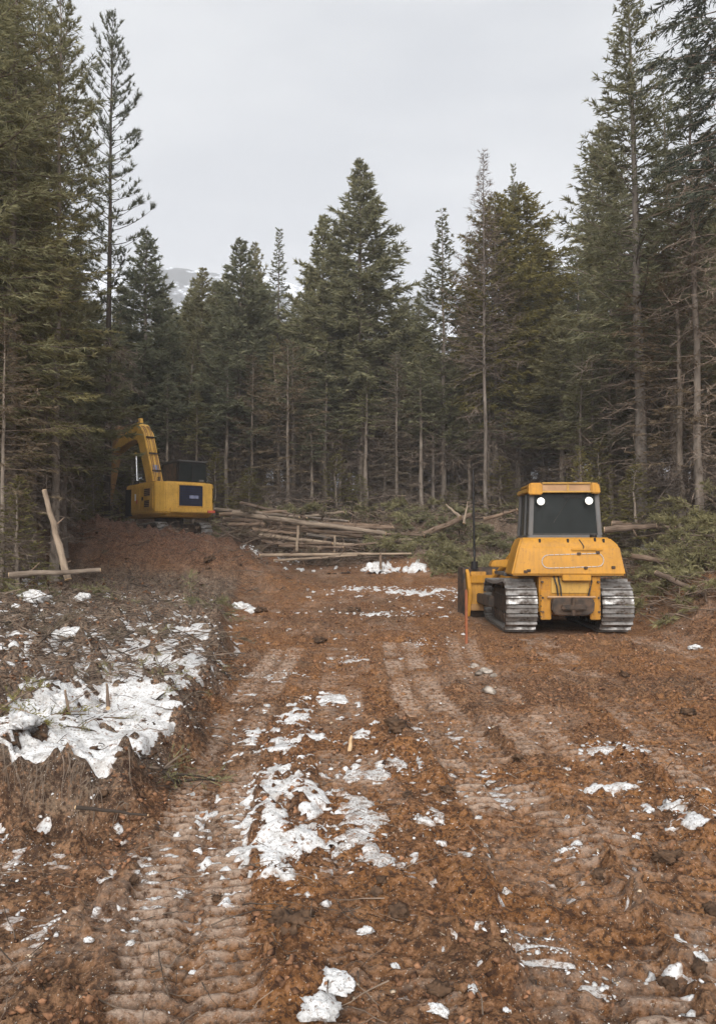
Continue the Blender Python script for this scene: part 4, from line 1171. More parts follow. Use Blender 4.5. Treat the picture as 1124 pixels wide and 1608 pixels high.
for i in range(16):
    xa_ = rq.uniform(350, 540); ya_ = rq.uniform(802, 858); da_ = 34.5 - (ya_ - 800) * .085 + rq.uniform(-.4, .4); ln_ = rq.uniform(60, 190)
    log(at(xa_, ya_, da_), at(xa_ + ln_, ya_ + ln_ * rq.uniform(-.02, .16), da_ - rq.uniform(-.6, 1.4)), rq.uniform(.045, .085), rq.uniform(.03, .05), 'thin felled stem jumbled among the larger logs of the pile', rq.choice(['log', 'log', 'bark', 'log_pale']), 'thin stems of the log pile', name='felled_stem', seed=450 + i, knots=6)
log(at(466, 866, 29.0), at(468, 826, 29.1), .06, .05, 'upright pale stake leaning on the slim log, nearer the excavator', 'log_pale', name='wooden_stake', knots=0, cat='stake')
log(at(525, 866, 28.8), at(526, 841, 28.8), .05, .04, 'upright pale stake by the slim log, nearer the snow heap', 'log_pale', name='wooden_stake', knots=0, cat='stake')
log(at(598, 893, 27.4), at(597, 869, 27.5), .05, .04, 'reddish stake standing beside the snow heap', 'log', name='wooden_stake', knots=0, cat='stake')
log(at(664, 840, 31), at(738, 808, 31.5), .13, .09, 'log tilted up out of the green brush heap', 'log', knots=4)
log(at(722, 812, 30.6), at(700, 792, 31.0), .07, .03, 'splintered pale log end sticking up behind the blade mast', 'log_pale', knots=2)
log(at(728, 822, 30.2), at(734, 788, 30.6), .06, .02, 'upright splintered white wood beside the blade mast', 'log_pale', knots=1)
log(at(760, 815, 30.0), at(812, 800, 29.5), .08, .05, 'dark curved branch log left of the bulldozer cab', 'log', knots=6)
log(at(948, 832, 23.5), at(1030, 826, 23.2), .10, .08, 'brown log lying on slash right of the bulldozer cab', 'log', knots=2)
log(at(960, 822, 24.2), at(1060, 828, 23.6), .09, .05, 'dark log behind the brown log beside the bulldozer cab', 'log', knots=3)
log(at(985, 872, 20.8), at(1090, 888, 19.2), .08, .05, 'thin half-buried log in the slash beside the bulldozer tank', 'log', knots=3)
log(at(1030, 900, 18.0), at(1110, 935, 16.8), .07, .05, 'broken branch log on the right dirt bank', 'log', knots=3)
# left: leaning snag and cross log
s0 = at(108, 893, 14.9)
log((s0.x, s0.y, s0.z - .2), at(70, 770, 15.2), .07, .045, 'white leaning snag propped in the left forest edge', 'log_pale', name='leaning_snag', knots=2, cat='snag')
s0 = ground_at(28, 906)
log(at(15, 903, 14.4), at(158, 895, 14.8), .055, .04, 'pale fallen log lying across the foot of the leaning snag', 'log_pale', knots=2)
log(at(170, 1112, 6.6), at(168, 1075, 6.9), .018, .010, 'short stick poking upright out of the bank snow', 'log', name='stick', knots=0, cat='stick')
log(at(112, 1150, 6.0), at(103, 1085, 6.3), .018, .008, 'dark stick poking out of the bank snow by a green sprig', 'log', name='stick', knots=0, cat='stick')
log(at(120, 1268, 4.75), at(232, 1280, 4.75), .012, .006, 'thin fallen branch at the foot of the undercut bank', 'bark_dark', name='fallen_branch', knots=0, cat='branch')
gg = ground_at(548, 1180)
log((gg.x, gg.y, gg.z - .02), (gg.x + .02, gg.y + .05, gg.z + .11), .022, .010, 'splintered orange wood chunk standing in the road', 'cut_wood', name='wood_chunk', knots=0, cat='wood chunk')

# survey stake
g = ground_at(732, 1008)
st = empty('survey_stake', g, .3)
MB().prism([(-.022, -.012), (.022, -.012), (.022, .012), (-.022, .012)], 'z', -.15, .86).build('shaft', M['orange_stake'], st, bevel=.003)
MB().hexa([(-.022, -.012, .86), (.022, -.012, .86), (.022, .012, .86), (-.022, .012, .86)], [(-.004, -.008, .90), (.004, -.008, .90), (.004, .008, .90), (-.004, .008, .90)]).build('tip', M['orange_stake'], st)
tag(st, 'orange painted survey stake standing beside the bulldozer track', 'stake')

# ------------------------------------------------------------------ brush: cut boughs and sticks
def bough_arrays(rng, p, az, L_, pitch, dens=26, bl=.12, bw=.022):
    """one cut conifer bough lying around p"""
    ks = 6; s = np.linspace(0, 1, ks)
    d = np.array([math.cos(az) * math.cos(pitch), math.sin(az) * math.cos(pitch), math.sin(pitch)])
    P_ = p + d * (L_ * s)[:, None] - UPZ * (.22 * L_ * s ** 2)[:, None]
    n = int(L_ * dens)
    ss = .1 + .9 * rng.rand(n); fi = np.minimum((ss * (ks - 1)).astype(int), ks - 2); fr = ss * (ks - 1) - fi
    b = P_[fi] * (1 - fr)[:, None] + P_[fi + 1] * fr[:, None]
    side = unit(np.cross(d, UPZ)) * np.where(rng.rand(n) < .5, 1, -1)[:, None]
    dv = unit(d * (.5 + .4 * rng.rand(n))[:, None] + side * (.8 * rng.rand(n))[:, None] + rng.normal(size=(n, 3)) * .22)
    ll = (.10 + .35 * L_ * (1 - ss)) * (.5 + .7 * rng.rand(n))
    k = 9
    ci = np.repeat(np.arange(n), k); m = len(ci)
    base = b[ci] + dv[ci] * (ll[ci] * rng.rand(m))[:, None]
    bd = unit(dv[ci] + unit(rng.normal(size=(m, 3))) * .8)
    return P_, base, bd, bl * (.5 + .8 * rng.rand(m)), bw * (.6 + .8 * rng.rand(m)), np.clip(np.repeat(rng.rand(n) * .7 + .15, k) + .1 * rng.normal(size=m), 0, 1)

def brush_heap(name, label, spots, nb, mat, seed, L_=(.6, 1.6), sticks=40, height=.5, bl=.12, bw=.022, cat='brush pile', sl=(.5, 1.8), sr=(.006, .02), kind=None, smat='slash'):
    rng = np.random.RandomState(seed)
    cx_ = np.mean([s_[0] for s_ in spots]); cy_ = np.mean([s_[1] for s_ in spots])
    root = empty(name, (cx_, cy_, Hs(cx_, cy_)))
    off = np.array(root.location[:])
    A = [[] for _ in range(6)]
    PS = []; RS = []
    def pick():
        s_ = spots[rng.randint(len(spots))]
        r = math.sqrt(rng.rand()); w = rng.rand() * 6.283
        x, y = s_[0] + s_[2] * r * math.cos(w), s_[1] + s_[3] * r * math.sin(w)
        return x, y, (1 - r * r) * s_[4] if len(s_) > 4 else (1 - r * r) * height
    for _ in range(nb):
        x, y, h = pick()
        p = np.array([x, y, Hs(x, y) + .05 + h * rng.rand()]) - off
        arr = bough_arrays(rng, p, rng.rand() * 6.283, rng.uniform(*L_), rng.normal() * .3 + .12, bl=bl, bw=bw)
        for q, v in zip(A, arr): q.append(v)
        PS.append(arr[0]); RS.append(.012 * (1 - .8 * np.linspace(0, 1, 6)))
    for _ in range(sticks):
        x, y, h = pick()
        l_ = rng.uniform(*sl); az = rng.rand() * 6.283; pt_ = rng.normal() * .28
        p = np.array([x, y, Hs(x, y) + .03 + h * rng.rand()]) - off
        d = np.array([math.cos(az) * math.cos(pt_), math.sin(az) * math.cos(pt_), math.sin(pt_)])
        s = np.linspace(-.5, .5, 6)
        PS.append(p + d * (l_ * s)[:, None] + np.cumsum(rng.normal(size=(6, 3)) * .03 * l_, 0)); RS.append(rng.uniform(*sr) * (1 - .6 * np.linspace(0, 1, 6)))
    V, F = tubes_np(np.array(PS), np.array(RS), 4)
    tag(link('sticks', np_mesh('sticks', V, F, M[smat], True), root), kind='stuff')
    if nb:
        V, F, tn = blades(np.concatenate(A[1]), np.concatenate(A[2]), np.concatenate(A[3]), np.concatenate(A[4]), rng, np.concatenate(A[5]))
        tag(link('boughs', np_mesh('boughs', V, F, M[mat], False, {'tone': ('FACE', 'FLOAT', tn)}), root), kind='stuff')
    tag(root, label, cat, None, kind)
    return root

def sp(px, d, rx, ry, h):
    p = at(px, 800, d); return (p.x, d, rx, ry, h)
brush_heap('brush_pile', 'green brush heap of cut boughs left of the bulldozer blade', [sp(650, 29.5, 1.5, 1.3, .9), sp(700, 28.5, 1.2, 1.2, .7), sp(622, 31.5, 1.2, 1.0, .7), sp(770, 27, 1.2, 1.4, .5)], 95, 'needle_olive', 501, (.6, 1.5), 60, bl=.16, bw=.04)
brush_heap('brush_pile', 'large green pile of cut fir boughs on the right bank', [sp(1110, 19.5, 1.5, 1.3, 1.1), sp(1085, 21.5, 1.3, 1.2, .9), sp(1165, 18.5, 1.4, 1.2, 1.2)], 95, 'needle_olive', 502, (.7, 1.6), 50, bl=.13, bw=.028)
brush_heap('brush_pile', 'dry grey-brown twig heap behind the right side of the bulldozer', [sp(990, 25, 1.6, 1.0, .9), sp(1020, 23.5, 1.2, 1.0, .7), sp(960, 26, 1.0, 1.0, .7)], 45, 'needle_brown', 503, (.5, 1.1), 420, sl=(.4, 1.4), sr=(.005, .016), bl=.14, bw=.022)
brush_heap('brush_pile', 'mixed slash of branches and needles between the bulldozer and the bough pile', [sp(1020, 20.5, 1.4, 1.6, .5), sp(1060, 17.5, 1.3, 1.3, .35), sp(985, 22, 1.0, 1.5, .5), sp(1120, 16, 1.2, 1.2, .3)], 34, 'needle_olive', 504, (.4, 1.0), 320, sl=(.3, 1.3), sr=(.006, .022), bl=.13, bw=.026, smat='log')
brush_heap('brush_pile', 'tangle of thin branches under and behind the felled logs', [sp(430, 32, 1.8, 1.5, 1.1), sp(500, 32.5, 1.8, 1.3, 1.0), sp(560, 33, 1.8, 1.3, .9), sp(480, 29.5, 1.5, 1.0, .5), sp(400, 30, 1.0, 1.0, .8), sp(560, 29.5, 1.2, 1.0, .6)], 70, 'needle_brown', 505, (.5, 1.2), 520, sl=(.5, 2.2), sr=(.008, .03), bl=.16, bw=.03, smat='log')
brush_heap('brush_pile', 'slash windrow of branches along the foot of the forest behind the road', [sp(px, 35 + (px % 3) * .5, 2.0, 1.6, 1.0) for px in range(380, 960, 60)], 130, 'needle_olive', 506, (.6, 1.3), 650, sl=(.6, 2.4), sr=(.008, .03), bl=.18, bw=.042)
brush_heap('brush_pile', 'brown root and twig slash covering the left bank below the trees', [sp(40, 12.5, 2.6, 2.6, .25), sp(150, 13, 2.0, 2.5, .2), sp(80, 9.8, 2.0, 2.0, .14), sp(-30, 10, 1.5, 2.5, .3), sp(210, 15.5, 1.8, 2.2, .2), sp(230, 10, 1.2, 2.2, .1)], 26, 'needle_brown', 507, (.3, .7), 1100, sl=(.10, .9), sr=(.002, .011), bl=.07, bw=.012)
brush_heap('brush_pile', 'fine twigs and needles scattered over the snowy lip of the left bank', [sp(120, 6.8, 1.3, 1.2, .03), sp(240, 8.0, .9, 1.6, .03), sp(30, 6.6, 1.0, 1.2, .05), sp(280, 10.5, .9, 1.8, .04), sp(60, 8.0, 1.5, 1.0, .06)], 22, 'needle_olive', 508, (.15, .4), 800, sl=(.06, .40), sr=(.0015, .005), bl=.045, bw=.007)
brush_heap('brush_pile', 'olive and brown slash heap behind the blade mast below the larch', [sp(720, 32.5, 1.6, 1.3, .8), sp(780, 32, 1.6, 1.5, .8), sp(690, 33.5, 1.4, 1.2, .7), sp(830, 30, 1.5, 1.5, .7)], 90, 'needle_olive', 514, (.5, 1.2), 260, sl=(.4, 1.6), sr=(.006, .02), bl=.16, bw=.036)
brush_heap('green_sprig', 'small green fir sprigs lying on the snow near the bank lip', [sp(30, 5.9, .28, .25, .08)], 16, 'needle_cut', 509, (.2, .45), 5, bl=.05, bw=.008, cat='sprig', sl=(.1, .3), sr=(.002, .004))
brush_heap('green_sprig', 'green sprigs at the outer lip of the left bank snow', [sp(235, 7.0, .2, .35, .08), sp(262, 5.6, .15, .15, .05)], 16, 'needle_olive', 510, (.15, .4), 8, bl=.05, bw=.008, cat='sprig', sl=(.1, .3), sr=(.002, .004))
brush_heap('low_shrub', 'green low boughs growing over the fallen log by the leaning snag', [sp(185, 16.0, .7, .6, .35), sp(320, 17.0, .4, .4, .2), sp(20, 14.6, 1.2, .8, .6)], 40, 'needle_olive', 511, (.3, .9), 30, bl=.08, bw=.015, cat='shrub', sl=(.2, .7), sr=(.003, .008))
brush_heap('mound_roots', 'roots and broken sticks poking from the spoil mound', [sp(200, 26, 2.0, 1.5, .3), sp(320, 25.5, 1.8, 1.2, .2), sp(150, 23.5, 1.6, 2.0, .25), sp(250, 20, 1.8, 2.0, .15), sp(400, 24, 1.2, 1.4, .1)], 10, 'needle_brown', 512, (.3, .6), 260, sl=(.2, 1.1), sr=(.004, .016), bl=.08, bw=.014, cat='roots')
brush_heap('road_twigs', 'little twigs lying here and there on the road', [(0.0, 4.5, 2.5, 2.6, .01), (1.5, 8, 3.2, 4.0, .01), (-1.0, 3.4, 1.2, 1.2, .01), (1.2, 12.5, 3.5, 4, .01)], 0, 'needle', 513, (.1, .2), 420, sl=(.05, .35), sr=(.0015, .004), cat='twigs')
# roots hanging over the undercut front of the left bank
def hanging_roots():
    rng = np.random.RandomState(520)
    PS, RS = [], []
    for _ in range(150):
        x = rng.uniform(-3.6, -1.4)
        yy = np.linspace(5.9, 4.5, 60)
        h = terrain(np.full(60, x), yy)[0]
        j = np.argmin(np.gradient(h))          # steepest drop of the bank front
        y0 = yy[max(j - 3, 0)]; z0 = h[max(j - 5, 0)]
        l_ = rng.uniform(.12, .42); s = np.linspace(0, 1, 6)
        sway = rng.normal() * .22
        PS.append(np.stack([x + sway * l_ * s + rng.normal(size=6) * .006, y0 - (.10 + .35 * rng.rand()) * l_ * s ** .6 - .02, z0 + .02 + .05 * np.sin(s * 3) - l_ * .75 * s ** 1.6], -1))
        RS.append(rng.uniform(.0012, .0042) * (1 - .6 * s))
    V, F = tubes_np(np.array(PS), np.array(RS), 4)
    tag(link('hanging_roots', np_mesh('hanging_roots', V, F, M['twig'], True)), 'fine roots and dry grass hanging over the undercut bank edge', 'roots', kind='stuff')
hanging_roots()
HAZE = True

# ------------------------------------------------------------------ crawler tracks (shared by both machines)
def track_path(y0, z0, r0, y1, z1, r1, n):
    """points and tangents round two wheels, y forward, top run sagging slightly"""
    pts = []
    N = 900
    raw = []
    for i in range(N // 4 + 1):      # rear wheel from bottom round the back to the top
        a = -math.pi / 2 - math.pi * i / (N // 4)
        raw.append((y0 + r0 * math.cos(a), z0 + r0 * math.sin(a)))
    for i in range(1, N // 4):
        t = i / (N // 4)
        raw.append((y0 + (y1 - y0) * t, z0 + r0 + (z1 + r1 - z0 - r0) * t - .05 * math.sin(math.pi * t)))
    for i in range(N // 4 + 1):
        a = math.pi / 2 - math.pi * i / (N // 4)
        raw.append((y1 + r1 * math.cos(a), z1 + r1 * math.sin(a)))
    for i in range(1, N // 4):
        t = i / (N // 4)
        raw.append((y1 + (y0 - y1) * t, z1 - r1 + (z0 - r0 - z1 + r1) * t))
    raw = np.array(raw + [raw[0]])
    sg = np.hypot(*np.diff(raw, axis=0).T); cs = np.concatenate([[0], np.cumsum(sg)])
    out = []
    for k in range(n):
        s = cs[-1] * k / n
        y = np.interp(s, cs, raw[:, 0]); z = np.interp(s, cs, raw[:, 1])
        y2 = np.interp((s + .02) % cs[-1], cs, raw[:, 0]); z2 = np.interp((s + .02) % cs[-1], cs, raw[:, 1])
        out.append((y, z, math.atan2(z2 - z, y2 - y)))
    return out, cs[-1]

def shoe_mesh(w, ln, bars=1, gh=.05):
    mb = MB()
    mb.box(-w / 2, w / 2, -ln / 2, ln / 2, -.016, .0)
    # outward is -z along this path direction (tangent = +y): bar stands on the outside
    for b in range(bars):
        yb = -ln / 2 + ln * (b + .5) / bars if bars > 1 else -ln * .32
        mb.hexa([(-w / 2, yb - .010, -.016 - gh), (w / 2, yb - .010, -.016 - gh), (w / 2, yb + .010, -.016 - gh), (-w / 2, yb + .010, -.016 - gh)],
                [(-w / 2, yb - .018, -.014), (w / 2, yb - .018, -.014), (w / 2, yb + .018, -.014), (-w / 2, yb + .018, -.014)])
    for sx in (-.25, .25):
        mb.box(sx * w * .5 - .05, sx * w * .5 + .05, -ln * .45, ln * .45, .0, .045, 1)
        mb.box(sx * w * .5 - .02, sx * w * .5 + .02, ln * .05, ln * .2, -.03, -.016, 1)
    o = mb.build('track_shoe', [M['shoe'], M['dark_muddy']])
    me = o.data
    bpy.data.objects.remove(o)
    return me

def wheel(name, parent, x, y, z, r, w, mat, teeth=0, hub=True):
    mb = MB()
    mb.tube([(x - w / 2, y, z), (x + w / 2, y, z)], r, 24)
    if teeth:
        for k in range(teeth):
            a = 2 * math.pi * k / teeth
            c, s = math.cos(a), math.sin(a)
            mb.tube([(x - w * .3, y + c * (r + .02), z + s * (r + .02)), (x + w * .3, y + c * (r + .02), z + s * (r + .02))], .035, 6)
    o = mb.build(name, mat, parent, smooth=True)
    if hub:
        h = MB().tube([(x - w * .8, y, z), (x + w * .8, y, z)], r * .35, 14)
        for k in range(8):
            a = 2 * math.pi * k / 8
            h.tube([(x - w * .62, y + math.cos(a) * r * .6, z + math.sin(a) * r * .6), (x + w * .62, y + math.cos(a) * r * .6, z + math.sin(a) * r * .6)], .022, 6)
        h.build('hub', mat, o, smooth=True)
    return o

# ------------------------------------------------------------------ bulldozer (local: +y forward, origin on the ground under the rear)
bd = empty('bulldozer', (4.05, 15.2, 0.0), R(-1.5))
tag(bd, 'yellow tracked bulldozer seen from behind with two lit rear work lamps', 'bulldozer')
Y = M['yellow']
SHOE = shoe_mesh(.60, .150, 1, .050)
for sx in (-1, 1):
    xc = sx * .915
    path, ln_ = track_path(.56, .545, .455, 3.02, .50, .415, 46)
    fr = empty('track_assembly', (xc, 0, 0), 0, bd)
    for (y, z, a) in path:
        # normal: tangent direction a runs clockwise seen from the left; shoe -z points outward
        link('track_shoe', SHOE, fr, (0, y, z), (a + math.pi, 0, 0))
    f = MB().box(-.16, .16, .55, 3.0, .34, .70)
    f.prism([(.75, .66), (2.85, .64), (2.7, .80), (.95, .82)], 'x', -.13, .13)
    f.build('track_frame', M['dark_muddy'], fr, bevel=.02)
    wheel('sprocket', fr, 0, .56, .545, .36, .12, M['dark_muddy'], 14)
    wheel('idler', fr, 0, 3.02, .50, .34, .16, M['dark_muddy'])
    for k in range(6):
        wheel('roller', fr, 0, 1.02 + k * .31, .235, .115, .34, M['dark_muddy'], hub=False)
    wheel('carrier_roller', fr, 0, 1.8, .80, .07, .22, M['dark_muddy'], hub=False)
# hull between the tracks
h = MB()
h.prism([(.16, .42), (.10, .62), (.10, 1.16), (.75, 1.22), (2.1, 1.15), (3.5, 1.12), (3.6, .55), (3.3, .38), (.5, .34)], 'x', -.585, .585)
h.build('rear_hull', M['yellow_hull'], bd, bevel=.025)
MB().box(-.36, .36, .085, .10, .80, 1.10).build('access_plate', M['yellow_pale'], bd, bevel=.008)
for sx in (-1, 1):
    MB().box(sx * .47 - .10, sx * .47 + .10, .045, .11, .30, .86).build('hull_cheek', M['yellow_hull'], bd, bevel=.015)
    for zz in (.45, .72, 1.02):
        MB().tube([(sx * .53, .02, zz), (sx * .53, .10, zz)], .022, 8).build('bolt', M['dark_muddy'], bd)
MB().box(-.17, .37, -.055, .08, 1.045, 1.165).build('tank_step', M['yellow'], bd, bevel=.012)
# drawbar / hitch
hb = MB()
hb.prism([(-.38, .66), (-.33, .73), (.36, .73), (.42, .66), (.40, .46), (.30, .40), (-.30, .40), (-.38, .48)], 'y', -.12, .10)
hb.build('drawbar_bracket', M['dark_muddy'], bd, bevel=.02)
MB().box(-.22, .22, -.22, -.10, .50, .60).build('drawbar_jaw', M['dark_muddy'], bd, bevel=.02)
MB().tube([(0, -.17, .40), (0, -.17, .74)], .035, 10).build('hitch_pin', M['dark_muddy'], bd)
MB().tube([(-.45, -.02, .735), (.45, -.02, .735)], .022, 8).build('hitch_rail', M['brown_plate'], bd)
# fuel tank: wide sloping rear box
tk = MB()
lo = [(-1.13, -.02, 1.145), (1.04, -.02, 1.145), (1.04, .85, 1.145), (-1.13, .85, 1.145)]
mi_ = [(-.985, .05, 1.70), (.945, .05, 1.70), (.945, .85, 1.70), (-.985, .85, 1.70)]
hi_ = [(-.90, .20, 1.87), (.80, .20, 1.87), (.80, .85, 1.87), (-.90, .85, 1.87)]
tk.add(lo + mi_ + hi_, [(3, 2, 1, 0), (8, 9, 10, 11)] + [(i, (i + 1) % 4, 4 + (i + 1) % 4, 4 + i) for i in range(4)] + [(4 + i, 4 + (i + 1) % 4, 8 + (i + 1) % 4, 8 + i) for i in range(4)])
tank = tk.build('fuel_tank', Y, bd, bevel=.035, seg=3)
def tank_pt(x, z, out=.006):
    if z < 1.70: y = -.02 + .07 * (z - 1.145) / .555
    else: y = .05 + .15 * (z - 1.70) / .17
    return (x, y - out, z)
# painted grey rounded outline
ring = []
zc, xa, xb, rr = 1.41, -.42, .50, .125
for k in range(13): a = math.pi / 2 + math.pi * k / 12; ring.append((xa + rr * math.cos(a), zc + rr * math.sin(a)))
for k in range(13): a = -math.pi / 2 + math.pi * k / 12; ring.append((xb + rr * math.cos(a), zc + .03 + rr * math.sin(a)))
ring.append(ring[0])
rg = MB()
for i in range(len(ring) - 1):
    (xa_, za_), (xb_, zb_) = ring[i], ring[i + 1]
    nseg = max(1, int(math.hypot(xb_ - xa_, zb_ - za_) / .10))
    for q in range(nseg):
        t0, t1 = q / nseg, (q + .82) / nseg
        rg.tube([tank_pt(xa_ + (xb_ - xa_) * t0, za_ + (zb_ - za_) * t0, .008), tank_pt(xa_ + (xb_ - xa_) * t1, za_ + (zb_ - za_) * t1, .008)], .009, 5)
rg.build('rounded_outline', M['grey_ring'], tank, smooth=True)
for (x, z) in ((-.86, 1.22), (-.80, 1.24), (.28, 1.29), (.80, 1.30), (.16, 1.56), (.52, 1.58)):
    p = tank_pt(x, z, .0)
    MB().box(p[0] - .035, p[0] + .035, p[1] - .03, p[1] + .02, z - .025, z + .025).build('tank_lug', M['dark_muddy'], tank, bevel=.006)
for (x, z) in ((-.56, 1.80), (-.02, 1.80), (.50, 1.82), (.66, 1.80)):
    p = tank_pt(x, z, .0)
    MB().box(x - .018, x + .018, p[1] - .03, p[1] + .03, z - .03, z + .045).build('latch', M['black_paint'], tank, bevel=.005)
mb = MB(); p = tank_pt(0, 1.62)
mb.box(.02, .62, p[1] - .02, p[1] + .02, 1.615, 1.66); mb.build('tank_ledge', Y, tank, bevel=.008)
MB().tube([tank_pt(.20, 1.83, .01), tank_pt(.26, 1.70, .012), tank_pt(.24, 1.62, .02)], .010, 6).build('cable', M['rubber'], tank, smooth=True)
MB().tube([(.55, .45, 1.86), (.55, .45, 1.93)], .07, 14).build('filler_cap', M['black_paint'], tank, smooth=True)

for sx, zz in ((-.30, 1.0), (-.22, .98), (.40, .96)):
    MB().tube([(sx, .10, zz + .14), (sx, .03, zz + .06), (sx * .9, .0, zz - .06), (sx * .8, .03, zz - .24)], .016, 7).build('hydraulic_hose', M['rubber'], bd, smooth=True)
for sx in (-1, 1):
    for k in range(5):
        MB().tube([(sx * .56, .075, .36 + k * .10), (sx * .56, .04, .36 + k * .10)], .012, 6).build('bolt', M['dark_muddy'], bd)
# cab
cab = empty('cab', (.09, .82, 0), 0, bd)
cb_ = MB()
zb0, zb1, zt = 1.20, 1.93, 2.80
cb_.hexa([(-.74, 0, zb0), (.74, 0, zb0), (.70, 1.45, zb0), (-.70, 1.45, zb0)], [(-.74, -.02, zb1), (.74, -.02, zb1), (.70, 1.45, zb1), (-.70, 1.45, zb1)])
cb_.build('cab_base', M['grey_paint'], cab, bevel=.02)
def post(x0, y0, x1, y1, wx, wy, mat='grey_paint'):
    m_ = MB()
    m_.hexa([(x0 - wx, y0 - wy, zb1 - .01), (x0 + wx, y0 - wy, zb1 - .01), (x0 + wx, y0 + wy, zb1 - .01), (x0 - wx, y0 + wy, zb1 - .01)],
            [(x1 - wx, y1 - wy, zt), (x1 + wx, y1 - wy, zt), (x1 + wx, y1 + wy, zt), (x1 - wx, y1 + wy, zt)])
    m_.build('cab_post', M[mat], cab, bevel=.012)
post(-.69, .06, -.645, .10, .045, .07); post(.69, .06, .645, .10, .045, .07)
post(-.67, 1.40, -.63, 1.32, .045, .06); post(.67, 1.40, .63, 1.32, .045, .06)
post(-.68, .66, -.635, .68, .03, .05)
post(.68, .66, .635, .68, .03, .05)
# panes: rear, both sides (two each), front
def pane(a, b, c, d, mat='glass', name='window_pane', t=.012):
    a, b, c, d = map(Vector, (a, b, c, d))
    n = (b - a).cross(d - a).normalized() * t
    m_ = MB(); m_.hexa([a, b, c, d], [a + n, b + n, c + n, d + n])
    return m_.build(name, M[mat], cab)
rw = pane((-.645, .03, zb1 + .02), (.645, .03, zb1 + .02), (.60, .075, zt - .02), (-.60, .075, zt - .02), name='rear_window')
MB().box(-.66, .66, .0, .03, zb1, zb1 + .035).build('window_seal', M['rubber'], rw, bevel=.006)
MB().box(-.02, .36, .04, .062, zb1 + .74, zb1 + .81).build('wiper_housing', M['black_paint'], rw, bevel=.01)
MB().tube([(.10, .045, zb1 + .76), (-.22, .03, zb1 + .25)], .008, 6).build('wiper', M['rubber'], rw)
for sx in (-1, 1):
    pane((sx * .69, .14, zb1 + .02), (sx * .685, .60, zb1 + .02), (sx * .64, .62, zt - .02), (sx * .645, .18, zt - .02), name='side_window')
    dr = pane((sx * .685, .72, zb1 + .02), (sx * .675, 1.33, zb1 + .02), (sx * .635, 1.26, zt - .02), (sx * .64, .74, zt - .02), name='door_window')
    MB().box(sx * .70 - .012, sx * .70 + .012, .74, .90, zb1 - .10, zb1 - .06).build('door_handle', M['black_paint'], dr, bevel=.004)
pane((-.60, 1.40, zb1 + .02), (.60, 1.40, zb1 + .02), (.57, 1.34, zt - .02), (-.57, 1.34, zt - .02), name='front_window')
MB().box(-.28, .28, .42, .55, 1.6, 2.42).build('seat_back', M['black_paint'], cab, bevel=.06)
# roof: canopy with two yellow corner blocks and a recessed brown panel
rf = MB()
rf.box(-.70, .72, .02, 1.50, zt, zt + .10)
roof = rf.build('roof', M['yellow_pale'], cab, bevel=.02)
MB().hexa([(-.74, -.10, zt - .075), (-.46, -.10, zt - .075), (-.46, .14, zt - .01), (-.74, .14, zt - .01)],
          [(-.72, -.08, zt + .175), (-.46, -.08, zt + .18), (-.46, .16, zt + .18), (-.72, .16, zt + .175)]).build('corner_block', Y, roof, bevel=.025)
MB().hexa([(.50, -.10, zt - .045), (.70, -.10, zt - .045), (.70, .14, zt - .01), (.50, .14, zt - .01)],
          [(.50, -.08, zt + .18), (.665, -.08, zt + .175), (.665, .16, zt + .175), (.50, .16, zt + .18)]).build('corner_block', Y, roof, bevel=.025)
MB().box(-.462, .502, -.05, .10, zt + .0, zt + .15).build('roof_panel', M['brown_plate'], roof, bevel=.008)
MB().box(-.47, .51, -.085, .14, zt + .15, zt + .185).build('roof_lip', M['yellow_pale'], roof, bevel=.01)
MB().box(-.47, .51, -.075, .14, zt - .02, zt + .012).build('roof_lip', M['yellow_pale'], roof, bevel=.008)
MB().box(.03, .075, -.065, .10, zt + .01, zt + .155).build('roof_rib', M['yellow_pale'], roof, bevel=.006)
MB().box(-.66, .66, .18, 1.44, zt + .098, zt + .19).build('roof_cap', M['yellow_pale'], roof, bevel=.04)
MB().tube([(.09, .35, zt + .18), (.09, .35, zt + .42)], .012, 6).build('antenna', M['black_paint'], roof)
MB().tube([(.28, .30, zt + .18), (.28, .30, zt + .235)], .05, 12).build('beacon', M['grey_paint'], roof, smooth=True)
for (x, z) in ((-.50, zt - .20), (.455, zt - .19)):
    hs = MB().tube([(x, -.10, z), (x, .01, z)], .060, 20).build('work_lamp', M['black_paint'], cab, smooth=True)
    MB().tube([(0, -.022, 0), (0, -.016, 0), (0, -.004, 0), (0, .004, 0)], [.02, .052, .078, .070], 24).build('lamp_lens', M['lamp'], hs, smooth=True, loc=(x, -.106, z))
    MB().tube([(x, -.04, z + .07), (x, .02, z + .20)], .014, 6).build('lamp_bracket', M['black_paint'], hs)
# engine hood, fenders, exhaust ahead of the cab
eh = MB()
eh.prism([(2.28, 1.12), (2.28, 1.82), (3.45, 1.70), (3.66, 1.60), (3.70, 1.10)], 'x', -.52, .52)
hood = eh.build('engine_hood', Y, bd, bevel=.04)
MB().tube([(.25, 2.75, 1.7), (.25, 2.75, 2.35)], .055, 12).build('exhaust_stack', M['dark_muddy'], hood, smooth=True)
for sx in (-1, 1):
    MB().box(sx * .86 - .27, sx * .86 + .27, .85, 2.28, 1.10, 1.165).build('fender', M['grey_paint'], bd, bevel=.015)
    lc = MB().tube([(sx * .66, 2.75, 1.50), (sx * .90, 3.72, .95)], .07, 12).build('lift_cylinder', Y, bd, smooth=True)
    MB().tube([(sx * .90, 3.72, .95), (sx * .99, 4.02, .78)], .035, 10).build('piston_rod', M['chrome'], lc, smooth=True)
    MB().prism([(1.6, .42), (4.05, .36), (4.05, .58), (1.6, .66)], 'x', sx * 1.28 - .055, sx * 1.28 + .055).build('push_arm', M['dark_muddy'], bd, bevel=.02)
